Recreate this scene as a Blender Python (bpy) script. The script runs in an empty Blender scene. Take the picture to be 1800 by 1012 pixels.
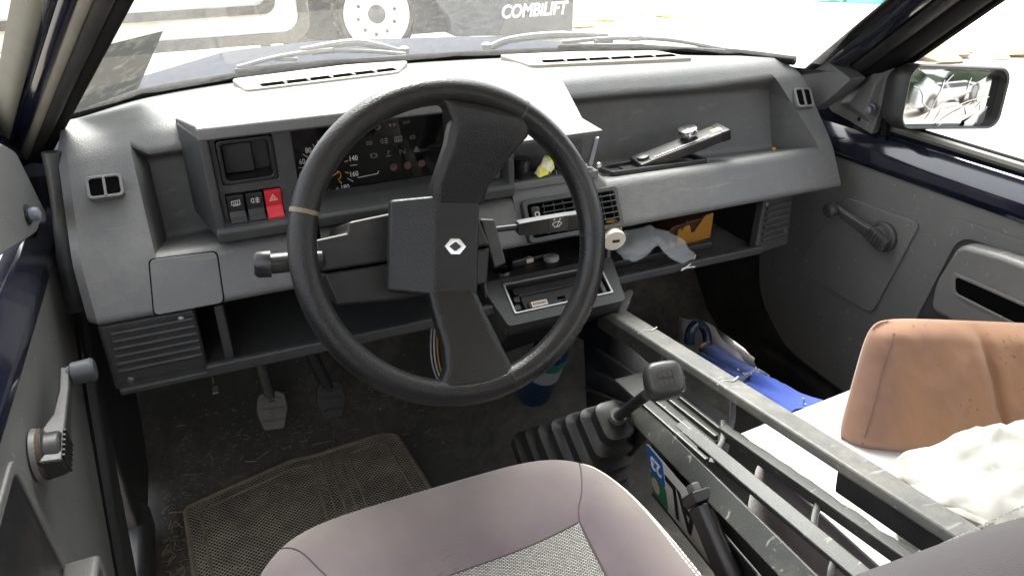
import bpy, bmesh, math, random
from mathutils import Vector, Matrix, noise
random.seed(7)
V = Vector
rad = math.radians
scene = bpy.context.scene
col = scene.collection

# ---------------------------------------------------------------- camera
CAM = V((0, 0, 1.05))
cd = bpy.data.cameras.new('camera')
cd.sensor_width = 36.0
cd.lens = 26.56
cd.clip_start = 0.02
cd.clip_end = 600
cam = bpy.data.objects.new('camera', cd)
cx, cdn, cf = V((.92163, -.38764, -.01807)), V((-.19045, -.41125, -.8914)), V((.33812, .82499, -.45285))
cam.matrix_world = Matrix(((cx.x, -cdn.x, -cf.x, CAM.x), (cx.y, -cdn.y, -cf.y, CAM.y), (cx.z, -cdn.z, -cf.z, CAM.z), (0, 0, 0, 1)))
col.objects.link(cam)
scene.camera = cam

# ---------------------------------------------------------------- light
SUN_EL, SUN_AZ = 58.0, 12.0          # azimuth: degrees right of straight ahead (+Y towards +X)
world = bpy.data.worlds.new('World')
scene.world = world
world.use_nodes = True
wn, wl = world.node_tree.nodes, world.node_tree.links
sky = wn.new('ShaderNodeTexSky')
sky.sky_type = 'NISHITA'
sky.sun_disc = False
sky.sun_elevation = rad(SUN_EL)
sky.sun_rotation = rad(SUN_AZ)
sky.air_density = 1.0
sky.dust_density = 4.0
sky.ozone_density = 1.0
hs = wn.new('ShaderNodeHueSaturation')
hs.inputs['Saturation'].default_value = 0.22   # overcast: the cloud veil takes the blue out
wl.new(sky.outputs['Color'], hs.inputs['Color'])
wl.new(hs.outputs['Color'], wn['Background'].inputs['Color'])
wn['Background'].inputs['Strength'].default_value = 0.15
sd = bpy.data.lights.new('sun', 'SUN')
sd.energy = 1.1
sd.angle = rad(28)
sd.color = (1.0, .965, .90)
sun = bpy.data.objects.new('sun', sd)
sdir = V((math.sin(rad(SUN_AZ)) * math.cos(rad(SUN_EL)), math.cos(rad(SUN_AZ)) * math.cos(rad(SUN_EL)), math.sin(rad(SUN_EL))))
sun.rotation_euler = sdir.to_track_quat('Z', 'Y').to_euler()
sun.location = sdir * 20
col.objects.link(sun)
vs = scene.view_settings
vs.view_transform = 'Standard'
vs.look = 'None'
vs.gamma = 1.0
vs.use_curve_mapping = False
vs.exposure = 2.35
scene.cycles.use_denoising = True
scene.cycles.max_bounces = 10
scene.cycles.diffuse_bounces = 5
scene.cycles.transparent_max_bounces = 16
scene.cycles.sample_clamp_indirect = 8.0
scene.cycles.caustics_reflective = False
scene.cycles.caustics_refractive = False

# ---------------------------------------------------------------- materials
def newmat(name):
    m = bpy.data.materials.new(name)
    m.use_nodes = True
    return m, m.node_tree.nodes, m.node_tree.links, m.node_tree.nodes['Principled BSDF']

def N(nt, t, **kw):
    n = nt.new(t)
    for k, v in kw.items():
        if k in n.inputs.keys():
            n.inputs[k].default_value = v
        else:
            setattr(n, k, v)
    return n

def plastic(name, c, rough=.5, grain=0, bump=0.0, var=.12, varscale=14, dust=0.0, dustcol=(.30, .28, .24), scratch=0.0,
            metal=0.0, spec=.5, coat=0.0, grainkind='voronoi', sheen=0.0, stretch=None):
    m, n, l, p = newmat(name)
    tc = n.new('ShaderNodeTexCoord')
    base = tuple(c) + (1,)
    nz = N(n, 'ShaderNodeTexNoise', Scale=varscale, Detail=6, Roughness=.65)
    l.new(tc.outputs['Object'], nz.inputs['Vector'])
    mix = N(n, 'ShaderNodeMixRGB', blend_type='MULTIPLY')
    mix.inputs['Color1'].default_value = base
    rp = n.new('ShaderNodeValToRGB')
    rp.color_ramp.elements[0].position = .3
    rp.color_ramp.elements[1].position = .7
    rp.color_ramp.elements[0].color = (1 - var, 1 - var, 1 - var, 1)
    rp.color_ramp.elements[1].color = (1, 1, 1, 1)
    l.new(nz.outputs['Fac'], rp.inputs['Fac'])
    l.new(rp.outputs['Color'], mix.inputs['Color2'])
    mix.inputs['Fac'].default_value = 1
    out = mix.outputs['Color']
    if dust > 0:
        d1 = N(n, 'ShaderNodeTexNoise', Scale=38, Detail=10, Roughness=.8)
        l.new(tc.outputs['Object'], d1.inputs['Vector'])
        d2 = N(n, 'ShaderNodeTexNoise', Scale=5, Detail=3)
        l.new(tc.outputs['Object'], d2.inputs['Vector'])
        mm = N(n, 'ShaderNodeMath', operation='MULTIPLY')
        l.new(d1.outputs['Fac'], mm.inputs[0]); l.new(d2.outputs['Fac'], mm.inputs[1])
        r2 = n.new('ShaderNodeValToRGB')
        r2.color_ramp.elements[0].position = .22
        r2.color_ramp.elements[1].position = .42
        r2.color_ramp.elements[0].color = (0, 0, 0, 1)
        r2.color_ramp.elements[1].color = (dust, dust, dust, 1)
        l.new(mm.outputs[0], r2.inputs['Fac'])
        mx = N(n, 'ShaderNodeMixRGB')
        l.new(r2.outputs['Color'], mx.inputs['Fac'])
        l.new(out, mx.inputs['Color1'])
        mx.inputs['Color2'].default_value = tuple(dustcol) + (1,)
        out = mx.outputs['Color']
    if scratch > 0:
        mp = n.new('ShaderNodeMapping')
        mp.inputs['Rotation'].default_value = (.5, .9, .3)
        mp.inputs['Scale'].default_value = (9, 60, 60)
        l.new(tc.outputs['Object'], mp.inputs['Vector'])
        s1 = N(n, 'ShaderNodeTexNoise', Scale=1.6, Detail=2, Distortion=.6)
        l.new(mp.outputs['Vector'], s1.inputs['Vector'])
        r3 = n.new('ShaderNodeValToRGB')
        r3.color_ramp.elements[0].position = .66
        r3.color_ramp.elements[1].position = .74
        r3.color_ramp.elements[0].color = (0, 0, 0, 1)
        r3.color_ramp.elements[1].color = (scratch, scratch, scratch, 1)
        l.new(s1.outputs['Fac'], r3.inputs['Fac'])
        mx2 = N(n, 'ShaderNodeMixRGB')
        l.new(r3.outputs['Color'], mx2.inputs['Fac'])
        l.new(out, mx2.inputs['Color1'])
        mx2.inputs['Color2'].default_value = (.34, .33, .31, 1)
        out = mx2.outputs['Color']
    l.new(out, p.inputs['Base Color'])
    p.inputs['Roughness'].default_value = rough
    p.inputs['Metallic'].default_value = metal
    p.inputs['Specular IOR Level'].default_value = spec
    p.inputs['Coat Weight'].default_value = coat
    p.inputs['Coat Roughness'].default_value = .08
    if sheen:
        p.inputs['Sheen Weight'].default_value = sheen
        p.inputs['Sheen Roughness'].default_value = .5
    rr = N(n, 'ShaderNodeMapRange')
    rr.inputs['To Min'].default_value = max(.02, rough - .06)
    rr.inputs['To Max'].default_value = min(1, rough + .08)
    l.new(nz.outputs['Fac'], rr.inputs['Value'])
    l.new(rr.outputs[0], p.inputs['Roughness'])
    if bump > 0:
        b = N(n, 'ShaderNodeBump', Strength=bump, Distance=.0006)
        vec = tc.outputs['Object']
        if stretch:
            mp2 = n.new('ShaderNodeMapping')
            mp2.inputs['Scale'].default_value = stretch
            l.new(vec, mp2.inputs['Vector']); vec = mp2.outputs['Vector']
        if grainkind == 'voronoi':
            g = N(n, 'ShaderNodeTexVoronoi', Scale=grain, feature='SMOOTH_F1')
            g.inputs['Smoothness'].default_value = .35
            l.new(vec, g.inputs['Vector'])
            l.new(g.outputs['Distance'], b.inputs['Height'])
        else:
            g = N(n, 'ShaderNodeTexNoise', Scale=grain, Detail=4, Roughness=.6)
            l.new(vec, g.inputs['Vector'])
            l.new(g.outputs['Fac'], b.inputs['Height'])
        l.new(b.outputs['Normal'], p.inputs['Normal'])
    return m

def flat(name, c, rough=.5, metal=0.0, emit=None, spec=.5, coat=0.0):
    m, n, l, p = newmat(name)
    nz = N(n, 'ShaderNodeTexNoise', Scale=60, Detail=3)
    tc = n.new('ShaderNodeTexCoord'); l.new(tc.outputs['Object'], nz.inputs['Vector'])
    mr = N(n, 'ShaderNodeMapRange')
    mr.inputs['To Min'].default_value = max(.02, rough - .05); mr.inputs['To Max'].default_value = min(1, rough + .06)
    l.new(nz.outputs['Fac'], mr.inputs['Value']); l.new(mr.outputs[0], p.inputs['Roughness'])
    p.inputs['Base Color'].default_value = tuple(c) + (1,)
    p.inputs['Metallic'].default_value = metal
    p.inputs['Specular IOR Level'].default_value = spec
    p.inputs['Coat Weight'].default_value = coat
    if emit:
        p.inputs['Emission Color'].default_value = tuple(c) + (1,)
        p.inputs['Emission Strength'].default_value = emit
    return m

def fabric(name, c, c2, scale=1800, bump=.25, stain=.5, stainscale=9, stainpos=(.45, .7)):
    m, n, l, p = newmat(name)
    tc = n.new('ShaderNodeTexCoord')
    nz = N(n, 'ShaderNodeTexNoise', Scale=stainscale, Detail=5, Roughness=.6)
    l.new(tc.outputs['Object'], nz.inputs['Vector'])
    rp = n.new('ShaderNodeValToRGB')
    rp.color_ramp.elements[0].position, rp.color_ramp.elements[1].position = stainpos
    rp.color_ramp.elements[0].color = tuple(c) + (1,)
    rp.color_ramp.elements[1].color = tuple(a * (1 - stain) + b * stain for a, b in zip(c, c2)) + (1,)
    l.new(nz.outputs['Fac'], rp.inputs['Fac'])
    # small dark specks of dirt
    sp = N(n, 'ShaderNodeTexNoise', Scale=160, Detail=2)
    l.new(tc.outputs['Object'], sp.inputs['Vector'])
    sp2 = N(n, 'ShaderNodeTexNoise', Scale=7, Detail=2)
    l.new(tc.outputs['Object'], sp2.inputs['Vector'])
    ml = N(n, 'ShaderNodeMath', operation='MULTIPLY')
    l.new(sp.outputs['Fac'], ml.inputs[0]); l.new(sp2.outputs['Fac'], ml.inputs[1])
    r2 = n.new('ShaderNodeValToRGB')
    r2.color_ramp.elements[0].position, r2.color_ramp.elements[1].position = .395, .43
    r2.color_ramp.elements[0].color = (0, 0, 0, 1); r2.color_ramp.elements[1].color = (.7, .7, .7, 1)
    l.new(ml.outputs[0], r2.inputs['Fac'])
    mx = N(n, 'ShaderNodeMixRGB')
    l.new(r2.outputs['Color'], mx.inputs['Fac']); l.new(rp.outputs['Color'], mx.inputs['Color1'])
    mx.inputs['Color2'].default_value = (.09, .07, .065, 1)
    l.new(mx.outputs['Color'], p.inputs['Base Color'])
    p.inputs['Roughness'].default_value = .85
    p.inputs['Sheen Weight'].default_value = .35
    p.inputs['Specular IOR Level'].default_value = .2
    b = N(n, 'ShaderNodeBump', Strength=bump, Distance=.0004)
    w = N(n, 'ShaderNodeTexNoise', Scale=scale, Detail=2)
    l.new(tc.outputs['Object'], w.inputs['Vector'])
    l.new(w.outputs['Fac'], b.inputs['Height']); l.new(b.outputs['Normal'], p.inputs['Normal'])
    return m

def glassy(name, tint=(1, 1, 1), refl=.04, dust=.06, dustcol=(.8, .8, .78), rough=.02, dscale=55):
    """thin pane: lets light straight through, mirrors a little, carries a film of dust"""
    m, n, l, p = newmat(name)
    n.remove(p)
    out = n['Material Output']
    tr = N(n, 'ShaderNodeBsdfTransparent'); tr.inputs['Color'].default_value = tuple(tint) + (1,)
    gl = N(n, 'ShaderNodeBsdfGlossy'); gl.inputs['Roughness'].default_value = rough
    lw = N(n, 'ShaderNodeLayerWeight')            # Schlick: same from both sides of the thin pane
    ms = n.new('ShaderNodeMixShader')
    pw = N(n, 'ShaderNodeMath', operation='POWER'); pw.inputs[1].default_value = 5
    l.new(lw.outputs['Facing'], pw.inputs[0])
    mu = N(n, 'ShaderNodeMath', operation='MULTIPLY_ADD'); mu.inputs[1].default_value = .8; mu.inputs[2].default_value = refl
    l.new(pw.outputs[0], mu.inputs[0]); l.new(mu.outputs[0], ms.inputs['Fac'])
    l.new(tr.outputs[0], ms.inputs[1]); l.new(gl.outputs[0], ms.inputs[2])
    df = N(n, 'ShaderNodeBsdfTranslucent'); df.inputs['Color'].default_value = tuple(dustcol) + (1,)
    tc = n.new('ShaderNodeTexCoord')
    nz = N(n, 'ShaderNodeTexNoise', Scale=dscale, Detail=9, Roughness=.75)
    l.new(tc.outputs['Object'], nz.inputs['Vector'])
    rp = n.new('ShaderNodeValToRGB')
    rp.color_ramp.elements[0].position = .35; rp.color_ramp.elements[1].position = .75
    rp.color_ramp.elements[0].color = (dust * .7,) * 3 + (1,)
    rp.color_ramp.elements[1].color = (min(1, dust * 2.2),) * 3 + (1,)
    l.new(nz.outputs['Fac'], rp.inputs['Fac'])
    m2 = n.new('ShaderNodeMixShader')
    l.new(rp.outputs['Color'], m2.inputs['Fac'])
    l.new(ms.outputs[0], m2.inputs[1]); l.new(df.outputs[0], m2.inputs[2])
    l.new(m2.outputs[0], out.inputs['Surface'])
    return m

# ---------------------------------------------------------------- mesh helpers
def finish(bm, name, mat, parent=None, bevel=0, seg=3, ang=28, sharp=42, wn_=True, smooth=True):
    bmesh.ops.remove_doubles(bm, verts=bm.verts, dist=1e-6)
    bmesh.ops.recalc_face_normals(bm, faces=bm.faces)
    if bevel > 0:
        ed = [e for e in bm.edges if len(e.link_faces) == 2 and e.calc_face_angle(0) > rad(ang)]
        if ed:
            bmesh.ops.bevel(bm, geom=ed, offset=bevel, segments=seg, profile=.5, affect='EDGES', clamp_overlap=True)
    me = bpy.data.meshes.new(name)
    bm.to_mesh(me); bm.free()
    if smooth:
        me.polygons.foreach_set('use_smooth', [True] * len(me.polygons))
        me.set_sharp_from_angle(angle=rad(sharp))
    me.materials.append(mat)
    o = bpy.data.objects.new(name, me)
    col.objects.link(o)
    if parent is not None:
        adopt(o, parent)
    if bevel > 0 and wn_:
        w = o.modifiers.new('normals', 'WEIGHTED_NORMAL'); w.keep_sharp = True
    return o

def adopt(o, parent):
    o.parent = parent
    off = parent.location if parent.parent is None else V((0, 0, 0))
    o.matrix_parent_inverse = Matrix.Translation(-off)

def thing(name, label, cat, loc=(0, 0, 0), group=None):
    o = bpy.data.objects.new(name, None)
    o.empty_display_size = .05
    o.location = loc
    col.objects.link(o)
    return tag(o, label, cat, group)

def tag(o, label, cat, group=None):
    o['label'] = label; o['category'] = cat
    if group: o['group'] = group
    return o

def M(name, verts, faces, mat, parent=None, **k):
    bm = bmesh.new()
    vs_ = [bm.verts.new(v) for v in verts]
    for f in faces:
        try: bm.faces.new([vs_[i] for i in f])
        except ValueError: pass
    return finish(bm, name, mat, parent, **k)

def boxv(c, s, ex=V((1, 0, 0)), ey=V((0, 1, 0)), ez=V((0, 0, 1))):
    c = V(c); vs_ = []
    for dz in (-.5, .5):
        for dx, dy in ((-.5, -.5), (.5, -.5), (.5, .5), (-.5, .5)):
            vs_.append(c + ex * dx * s[0] + ey * dy * s[1] + ez * dz * s[2])
    return vs_, [(0, 3, 2, 1), (4, 5, 6, 7), (0, 1, 5, 4), (1, 2, 6, 5), (2, 3, 7, 6), (3, 0, 4, 7)]

def box(name, lo, hi, mat, parent=None, bevel=.002, **k):
    lo, hi = V(lo), V(hi)
    v, f = boxv((lo + hi) / 2, hi - lo)
    return M(name, v, f, mat, parent, bevel=bevel, **k)

def obox(name, c, s, fr, mat, parent=None, bevel=.002, **k):
    """box in a frame fr=(origin,ex,ey,ez); c local centre, s size"""
    o, ex, ey, ez = fr
    v, f = boxv(o + ex * c[0] + ey * c[1] + ez * c[2], s, ex, ey, ez)
    return M(name, v, f, mat, parent, bevel=bevel, **k)

def frame(o, ex, ey):
    ex = V(ex).normalized(); ey = V(ey); ey = (ey - ex * ey.dot(ex)).normalized()
    return (V(o), ex, ey, ex.cross(ey))

def loc2(fr, x, y, z=0): return fr[0] + fr[1] * x + fr[2] * y + fr[3] * z

def bridge(bm, loops, closed=True, cap0=False, cap1=False):
    rows = [[bm.verts.new(v) for v in lp] for lp in loops]
    n = len(rows[0])
    for a, b in zip(rows, rows[1:]):
        for i in range(n if closed else n - 1):
            j = (i + 1) % n
            q = [a[i], a[j], b[j], b[i]]
            try: bm.faces.new(q)
            except ValueError: pass
    if cap0: bm.faces.new(list(reversed(rows[0])))
    if cap1: bm.faces.new(rows[-1])
    return rows

def loft(name, loops, mat, parent=None, closed=True, cap0=False, cap1=False, **k):
    bm = bmesh.new()
    bridge(bm, loops, closed, cap0, cap1)
    return finish(bm, name, mat, parent, **k)

def prism(name, pts, fr, z0, z1, mat, parent=None, bevel=.002, **k):
    a = [loc2(fr, x, y, z0) for x, y in pts]; b = [loc2(fr, x, y, z1) for x, y in pts]
    return loft(name, [a, b], mat, parent, cap0=True, cap1=True, bevel=bevel, **k)

def ring(name, outer, inner, fr, z0, z1, mat, parent=None, bevel=.0015, **k):
    L = [[loc2(fr, x, y, z0) for x, y in outer], [loc2(fr, x, y, z1) for x, y in outer],
         [loc2(fr, x, y, z1) for x, y in inner], [loc2(fr, x, y, z0) for x, y in inner]]
    L.append(L[0])
    return loft(name, L, mat, parent, bevel=bevel, **k)

def rrect(x0, y0, x1, y1, r=.005, n=4):
    out = []
    for cx_, cy_, a0 in ((x1 - r, y1 - r, 0), (x0 + r, y1 - r, 90), (x0 + r, y0 + r, 180), (x1 - r, y0 + r, 270)):
        for i in range(n + 1):
            a = rad(a0 + 90 * i / n)
            out.append((cx_ + r * math.cos(a), cy_ + r * math.sin(a)))
    return out

def rpoly(pts, r=.01, n=4):
    """polygon with rounded corners"""
    out = []
    m = len(pts)
    for i in range(m):
        p, a, b = V(pts[i]), V(pts[i - 1]), V(pts[(i + 1) % m])
        da, db = (a - p), (b - p)
        rr = min(r, da.length * .45, db.length * .45)
        s, e = p + da.normalized() * rr, p + db.normalized() * rr
        for k in range(n + 1):
            t = k / n
            q = s * (1 - t) ** 2 + p * 2 * t * (1 - t) + e * t * t
            out.append(tuple(q))
    return out

def circ(r, n=24, cx_=0, cy_=0, ry=None):
    ry = ry or r
    return [(cx_ + r * math.cos(2 * math.pi * i / n), cy_ + ry * math.sin(2 * math.pi * i / n)) for i in range(n)]

def tube(name, pts, r, mat, parent=None, n=10, closed=False, cap=True, flatten=1.0, up=None, **k):
    pts = [V(p) for p in pts]
    m = len(pts)
    rs = [r[min(len(r) - 1, int(i * len(r) / m))] for i in range(m)] if isinstance(r, (list, tuple)) else [r] * m
    loops = []
    nrm = None
    for i, p in enumerate(pts):
        if closed: t = (pts[(i + 1) % m] - pts[i - 1])
        else: t = pts[min(i + 1, m - 1)] - pts[max(i - 1, 0)]
        t.normalize()
        if up is not None:
            nrm = V(up) - t * V(up).dot(t)
        elif nrm is None:
            a = V((0, 0, 1)) if abs(t.z) < .9 else V((1, 0, 0))
            nrm = a - t * a.dot(t)
        else:
            nrm = nrm - t * nrm.dot(t)
        nrm.normalize()
        bn = t.cross(nrm)
        loops.append([p + nrm * math.cos(2 * math.pi * j / n) * rs[i] * flatten + bn * math.sin(2 * math.pi * j / n) * rs[i] for j in range(n)])
    if closed: loops.append(loops[0])
    return loft(name, loops, mat, parent, cap0=cap and not closed, cap1=cap and not closed, **k)

def smooth_path(pts, n=8):
    """Catmull-Rom"""
    P = [V(p) for p in pts]
    P = [P[0] * 2 - P[1]] + P + [P[-1] * 2 - P[-2]]
    out = []
    for i in range(1, len(P) - 2):
        for k in range(n):
            t = k / n
            a, b, c, d = P[i - 1], P[i], P[i + 1], P[i + 2]
            out.append(.5 * ((2 * b) + (c - a) * t + (2 * a - 5 * b + 4 * c - d) * t * t + (3 * b - a - 3 * c + d) * t ** 3))
    out.append(P[-2])
    return out

def fillet(pts, radii, n=4):
    out = [pts[0]]
    for i in range(1, len(pts) - 1):
        p, a, b = pts[i], pts[i - 1], pts[i + 1]
        da, db = a - p, b - p
        ra, rb = min(radii[i], da.length * .45), min(radii[i], db.length * .45)
        s_, e_ = p + da.normalized() * ra, p + db.normalized() * rb
        for k in range(n + 1):
            t = k / n
            out.append(s_ * (1 - t) ** 2 + p * 2 * t * (1 - t) + e_ * t * t)
    out.append(pts[-1])
    return out

def lathe(name, prof, fr, mat, parent=None, n=24, **k):
    loops = [[loc2(fr, r * math.cos(2 * math.pi * j / n), r * math.sin(2 * math.pi * j / n), h) for j in range(n)] for r, h in prof]
    return loft(name, loops, mat, parent, cap0=True, cap1=True, **k)

def strokes(name, lines, fr, w, mat, parent=None, z=.0004, th=.0004):
    """flat printed line work: each polyline becomes a thin ribbon"""
    bm = bmesh.new()
    for ln in lines:
        pl = [V((a, b)) for a, b in ln]
        for a, b in zip(pl, pl[1:]):
            d = b - a
            if d.length < 1e-7: continue
            d.normalize(); q = V((-d.y, d.x)) * w * .5; e = d * w * .3
            c = [a - e + q, a - e - q, b + e - q, b + e + q]
            vs_ = [bm.verts.new(loc2(fr, p.x, p.y, z)) for p in c]
            vt_ = [bm.verts.new(loc2(fr, p.x, p.y, z + th)) for p in c]
            bm.faces.new(vt_)
            for i in range(4): bm.faces.new([vs_[i], vs_[(i + 1) % 4], vt_[(i + 1) % 4], vt_[i]])
    return finish(bm, name, mat, parent, smooth=False)

def arc(cx_, cy_, r, a0, a1, n=10):
    return [(cx_ + r * math.cos(rad(a0 + (a1 - a0) * i / n)), cy_ + r * math.sin(rad(a0 + (a1 - a0) * i / n))) for i in range(n + 1)]

def text(name, s, fr, size, mat, parent=None, ext=.0003, shear=0, bold=0, z=.0004, sx=1.0):
    cu = bpy.data.curves.new(name, 'FONT')
    cu.body = s; cu.size = size; cu.extrude = ext; cu.shear = shear; cu.offset = bold
    cu.align_x = 'CENTER'; cu.align_y = 'CENTER'; cu.resolution_u = 4
    t = bpy.data.objects.new(name, cu)
    col.objects.link(t)
    bpy.context.view_layer.update()
    dg = bpy.context.evaluated_depsgraph_get()
    me = bpy.data.meshes.new_from_object(t.evaluated_get(dg))
    bpy.data.objects.remove(t); bpy.data.curves.remove(cu)
    for v in me.vertices:
        v.co = loc2(fr, v.co.x * sx, v.co.y, v.co.z + z)
    me.materials.clear(); me.materials.append(mat)
    o = bpy.data.objects.new(name, me)
    col.objects.link(o)
    if parent is not None: adopt(o, parent)
    return o

def lerp(tab, x):
    if x <= tab[0][0]: return tab[0][1]
    for (a, b), (c, d) in zip(tab, tab[1:]):
        if x <= c: return b + (d - b) * (x - a) / (c - a)
    return tab[-1][1]

def crumple(name, grid, mat, parent=None, amp=.01, freq=20, seed=0, thick=.0008, sub=2, crease=0.0, sharp=50):
    """sheet from a grid of points, wrinkled by noise, with real thickness"""
    bm = bmesh.new()
    rows = [[bm.verts.new(p) for p in r] for r in grid]
    for a, b in zip(rows, rows[1:]):
        for i in range(len(a) - 1): bm.faces.new([a[i], a[i + 1], b[i + 1], b[i]])
    if sub: bmesh.ops.subdivide_edges(bm, edges=bm.edges, cuts=sub, use_grid_fill=True)
    for v in bm.verts:
        q = v.co * freq + V((seed * 7.1, seed * 3.3, seed))
        v.co += V((noise.noise(q), noise.noise(q + V((31, 0, 0))), noise.noise(q + V((0, 57, 0))))) * amp
        q2 = v.co * freq * 2.7
        v.co += V((0, 0, abs(noise.noise(q2)) - .2)) * amp * .6
        if crease:
            q3 = v.co * freq * 1.3 + V((5, 9, seed))
            rg = (1 - abs(noise.noise(q3)) * 2.4) + .5 * (1 - abs(noise.noise(q3 * 2.3)) * 2.4)
            v.co += V((-.45, -.45, .75)) * rg * crease
    o = finish(bm, name, mat, parent, sharp=sharp)
    s = o.modifiers.new('thickness', 'SOLIDIFY'); s.thickness = thick
    return o

X_, Y_, Z_ = V((1, 0, 0)), V((0, 1, 0)), V((0, 0, 1))
WHITE = flat('white print', (.75, .75, .73), .5)
# ---------------------------------------------------------------- material set
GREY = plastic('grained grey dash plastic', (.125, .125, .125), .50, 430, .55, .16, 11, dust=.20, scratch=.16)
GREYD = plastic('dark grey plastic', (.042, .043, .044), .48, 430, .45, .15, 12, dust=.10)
DOORGREY = plastic('grey door plastic', (.150, .150, .146), .46, 480, .45, .15, 9, dust=.10, scratch=.45)
BLACKP = plastic('black plastic', (.022, .022, .023), .42, 1000, .2, .2, 15, dust=.14)
BLACKSM = plastic('smooth black plastic', (.016, .016, .017), .3, 0, 0, .2, 15, dust=.05)
DUSTBLK = plastic('dusty black plastic', (.014, .014, .015), .40, 0, 0, .2, 15, dust=.16, dustcol=(.16, .14, .11), scratch=.06, spec=.35)
RUBBER = plastic('black rubber', (.018, .018, .018), .6, 500, .2, .2, 20, dust=.16)
WHEELM = plastic('grained black wheel foam', (.012, .012, .0125), .36, 520, .6, .2, 18, spec=.35)
WHEELS = plastic('worn shiny wheel rim', (.013, .013, .0135), .28, 420, .35, .2, 18, spec=.4)
NAVY = plastic('navy car paint', (.006, .007, .018), .14, 0, 0, .2, 8, dust=.06, spec=.6, coat=.8, scratch=.05)
CREAM = plastic('sun-faded cream grille plastic', (.42, .38, .31), .6, 900, .2, .12, 9)
DARK = flat('dark cavity', (.004, .004, .004), .95, spec=0.0)  # near-black paints the shade inside vents and slots that are not cut
CHROME = flat('chrome', (.58, .58, .59), .14, 1.0)
STEEL = plastic('bare steel', (.55, .55, .54), .35, 0, 0, .2, 40, metal=1.0)
RED = plastic('red rocker plastic', (.62, .02, .035), .35, 0, 0, .08, 20, dust=.04)
SILVERP = flat('silver frame metal', (.36, .36, .36), .4, 1.0)
ORANGE = flat('orange print', (.75, .32, .04), .5)
REDP = flat('dull red telltale', (.30, .10, .09), .5)
DIMW = flat('dim telltale print', (.22, .21, .19), .5)
LENS = glassy('instrument lens', refl=.03, dust=.012)

# ---------------------------------------------------------------- dashboard
WB = [(-.21, 1.26), (-.184, 1.293), (-.082, 1.408), (.068, 1.472), (.271, 1.508), (.496, 1.488), (.719, 1.423), (.923, 1.319), (1.001, 1.239), (1.045, 1.129), (1.08, 1.06)]
LIP = [(-.2, 1.15), (-.1, 1.165), (.1, 1.19), (.45, 1.20), (.7, 1.19), (1.0, 1.135), (1.1, 1.115)]
dash = thing('dashboard', 'grey moulded van dashboard with instrument hood, open shelf and missing radio', 'dashboard', (.46, 1.15, .45))

def dash_station(kind, xt, x3, x45, x6, x7, back=0.0, y3=None, over=None):
    ly = (lerp(LIP, x3) if y3 is None else y3) + back
    wb = lerp(WB, xt)
    p = [V((xt, wb + .004, .772)), V((xt, (wb + ly + .04) / 2, .782)), V((xt, ly + .035, .778)), None, None, None,
         V((x6, 1.06 + back, .632)), V((x7, 1.02 + back, .558)), V((x7, 1.055 + back, .551)), V((x7, 1.26, .551))]
    if kind == 'pillar':
        p[3] = V((x3, ly, .756))
        p[4] = p[3].lerp(p[6], .33); p[5] = p[3].lerp(p[6], .66)
    elif kind == 'recess':
        p[3] = V((x3, ly, .740)); p[4] = V((x45, ly + .045, .722)); p[5] = V((x45, ly + .040, .597))
    elif kind == 'mid':
        p[3] = V((x3, 1.075, .724)); p[4] = V((x45, 1.10, .708)); p[5] = V((x45, 1.13, .655)); p[6] = V((x6, 1.068, .650))
    if over:
        for i, q in over.items(): p[i] = V(q)
    return p

S = []
S.append(dash_station('pillar', -.186, -.192, -.19, -.196, -.192, back=.07))
S.append(dash_station('pillar', -.183, -.189, -.187, -.1945, -.190, back=.016))
S.append(dash_station('pillar', -.172, -.176, -.174, -.182, -.177))
a = dash_station('pillar', -.092, -.098, -.095, -.092, -.085)
b = dash_station('recess', -.092, -.098, -.082, -.092, -.085); b[3] = a[3].copy()
S += [a, b]
c = dash_station('recess', -.075, -.078, -.07, -.075, -.07)
S.append(c)
for x in (0.05, .2, .32): S.append(dash_station('recess', x, x, x, x, x))
a = dash_station('recess', .438, .438, .438, .438, .438)
b = dash_station('mid', .438, .438, .438, .438, .438); b[2] = a[2].copy()
S += [a, b]
a = dash_station('mid', .604, .578, .590, .596, .60)
b = dash_station('recess', .604, .606, .640, .612, .60); b[7], b[8], b[9] = a[7].copy(), a[8].copy(), a[9].copy()
S += [a, b]
for x in (.72, .86): S.append(dash_station('recess', x, x, x, x, x))
b = dash_station('recess', .985, 1.004, 1.03, 1.066, 1.05, over={3: (1.004, 1.132, .752), 4: (1.026, 1.172, .722), 5: (1.034, 1.150, .606)})
a = dash_station('pillar', .985, 1.004, 1.03, 1.066, 1.05, over={3: (1.004, 1.132, .752)})
a[4], a[5] = a[3].lerp(a[6], .33), a[3].lerp(a[6], .66)
S += [b, a]
S.append(dash_station('pillar', 1.034, 1.055, 1.08, 1.098, 1.100, over={3: (1.052, 1.118, .757)}))
S.append(dash_station('pillar', 1.042, 1.068, 1.088, 1.1095, 1.1105, back=.016))
S.append(dash_station('pillar', 1.045, 1.072, 1.09, 1.112, 1.112, back=.07))
for s in S[-3:]:
    s[4], s[5] = s[3].lerp(s[6], .33), s[3].lerp(s[6], .66)
RADII = [0, .02, .05, .014, .008, .016, .016, .014, .01, 0]
S = [fillet(s_, RADII, 5) for s_ in S]
loft('shell', S, GREY, dash, closed=False, bevel=.0035, seg=3, ang=38, sharp=70)

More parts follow.
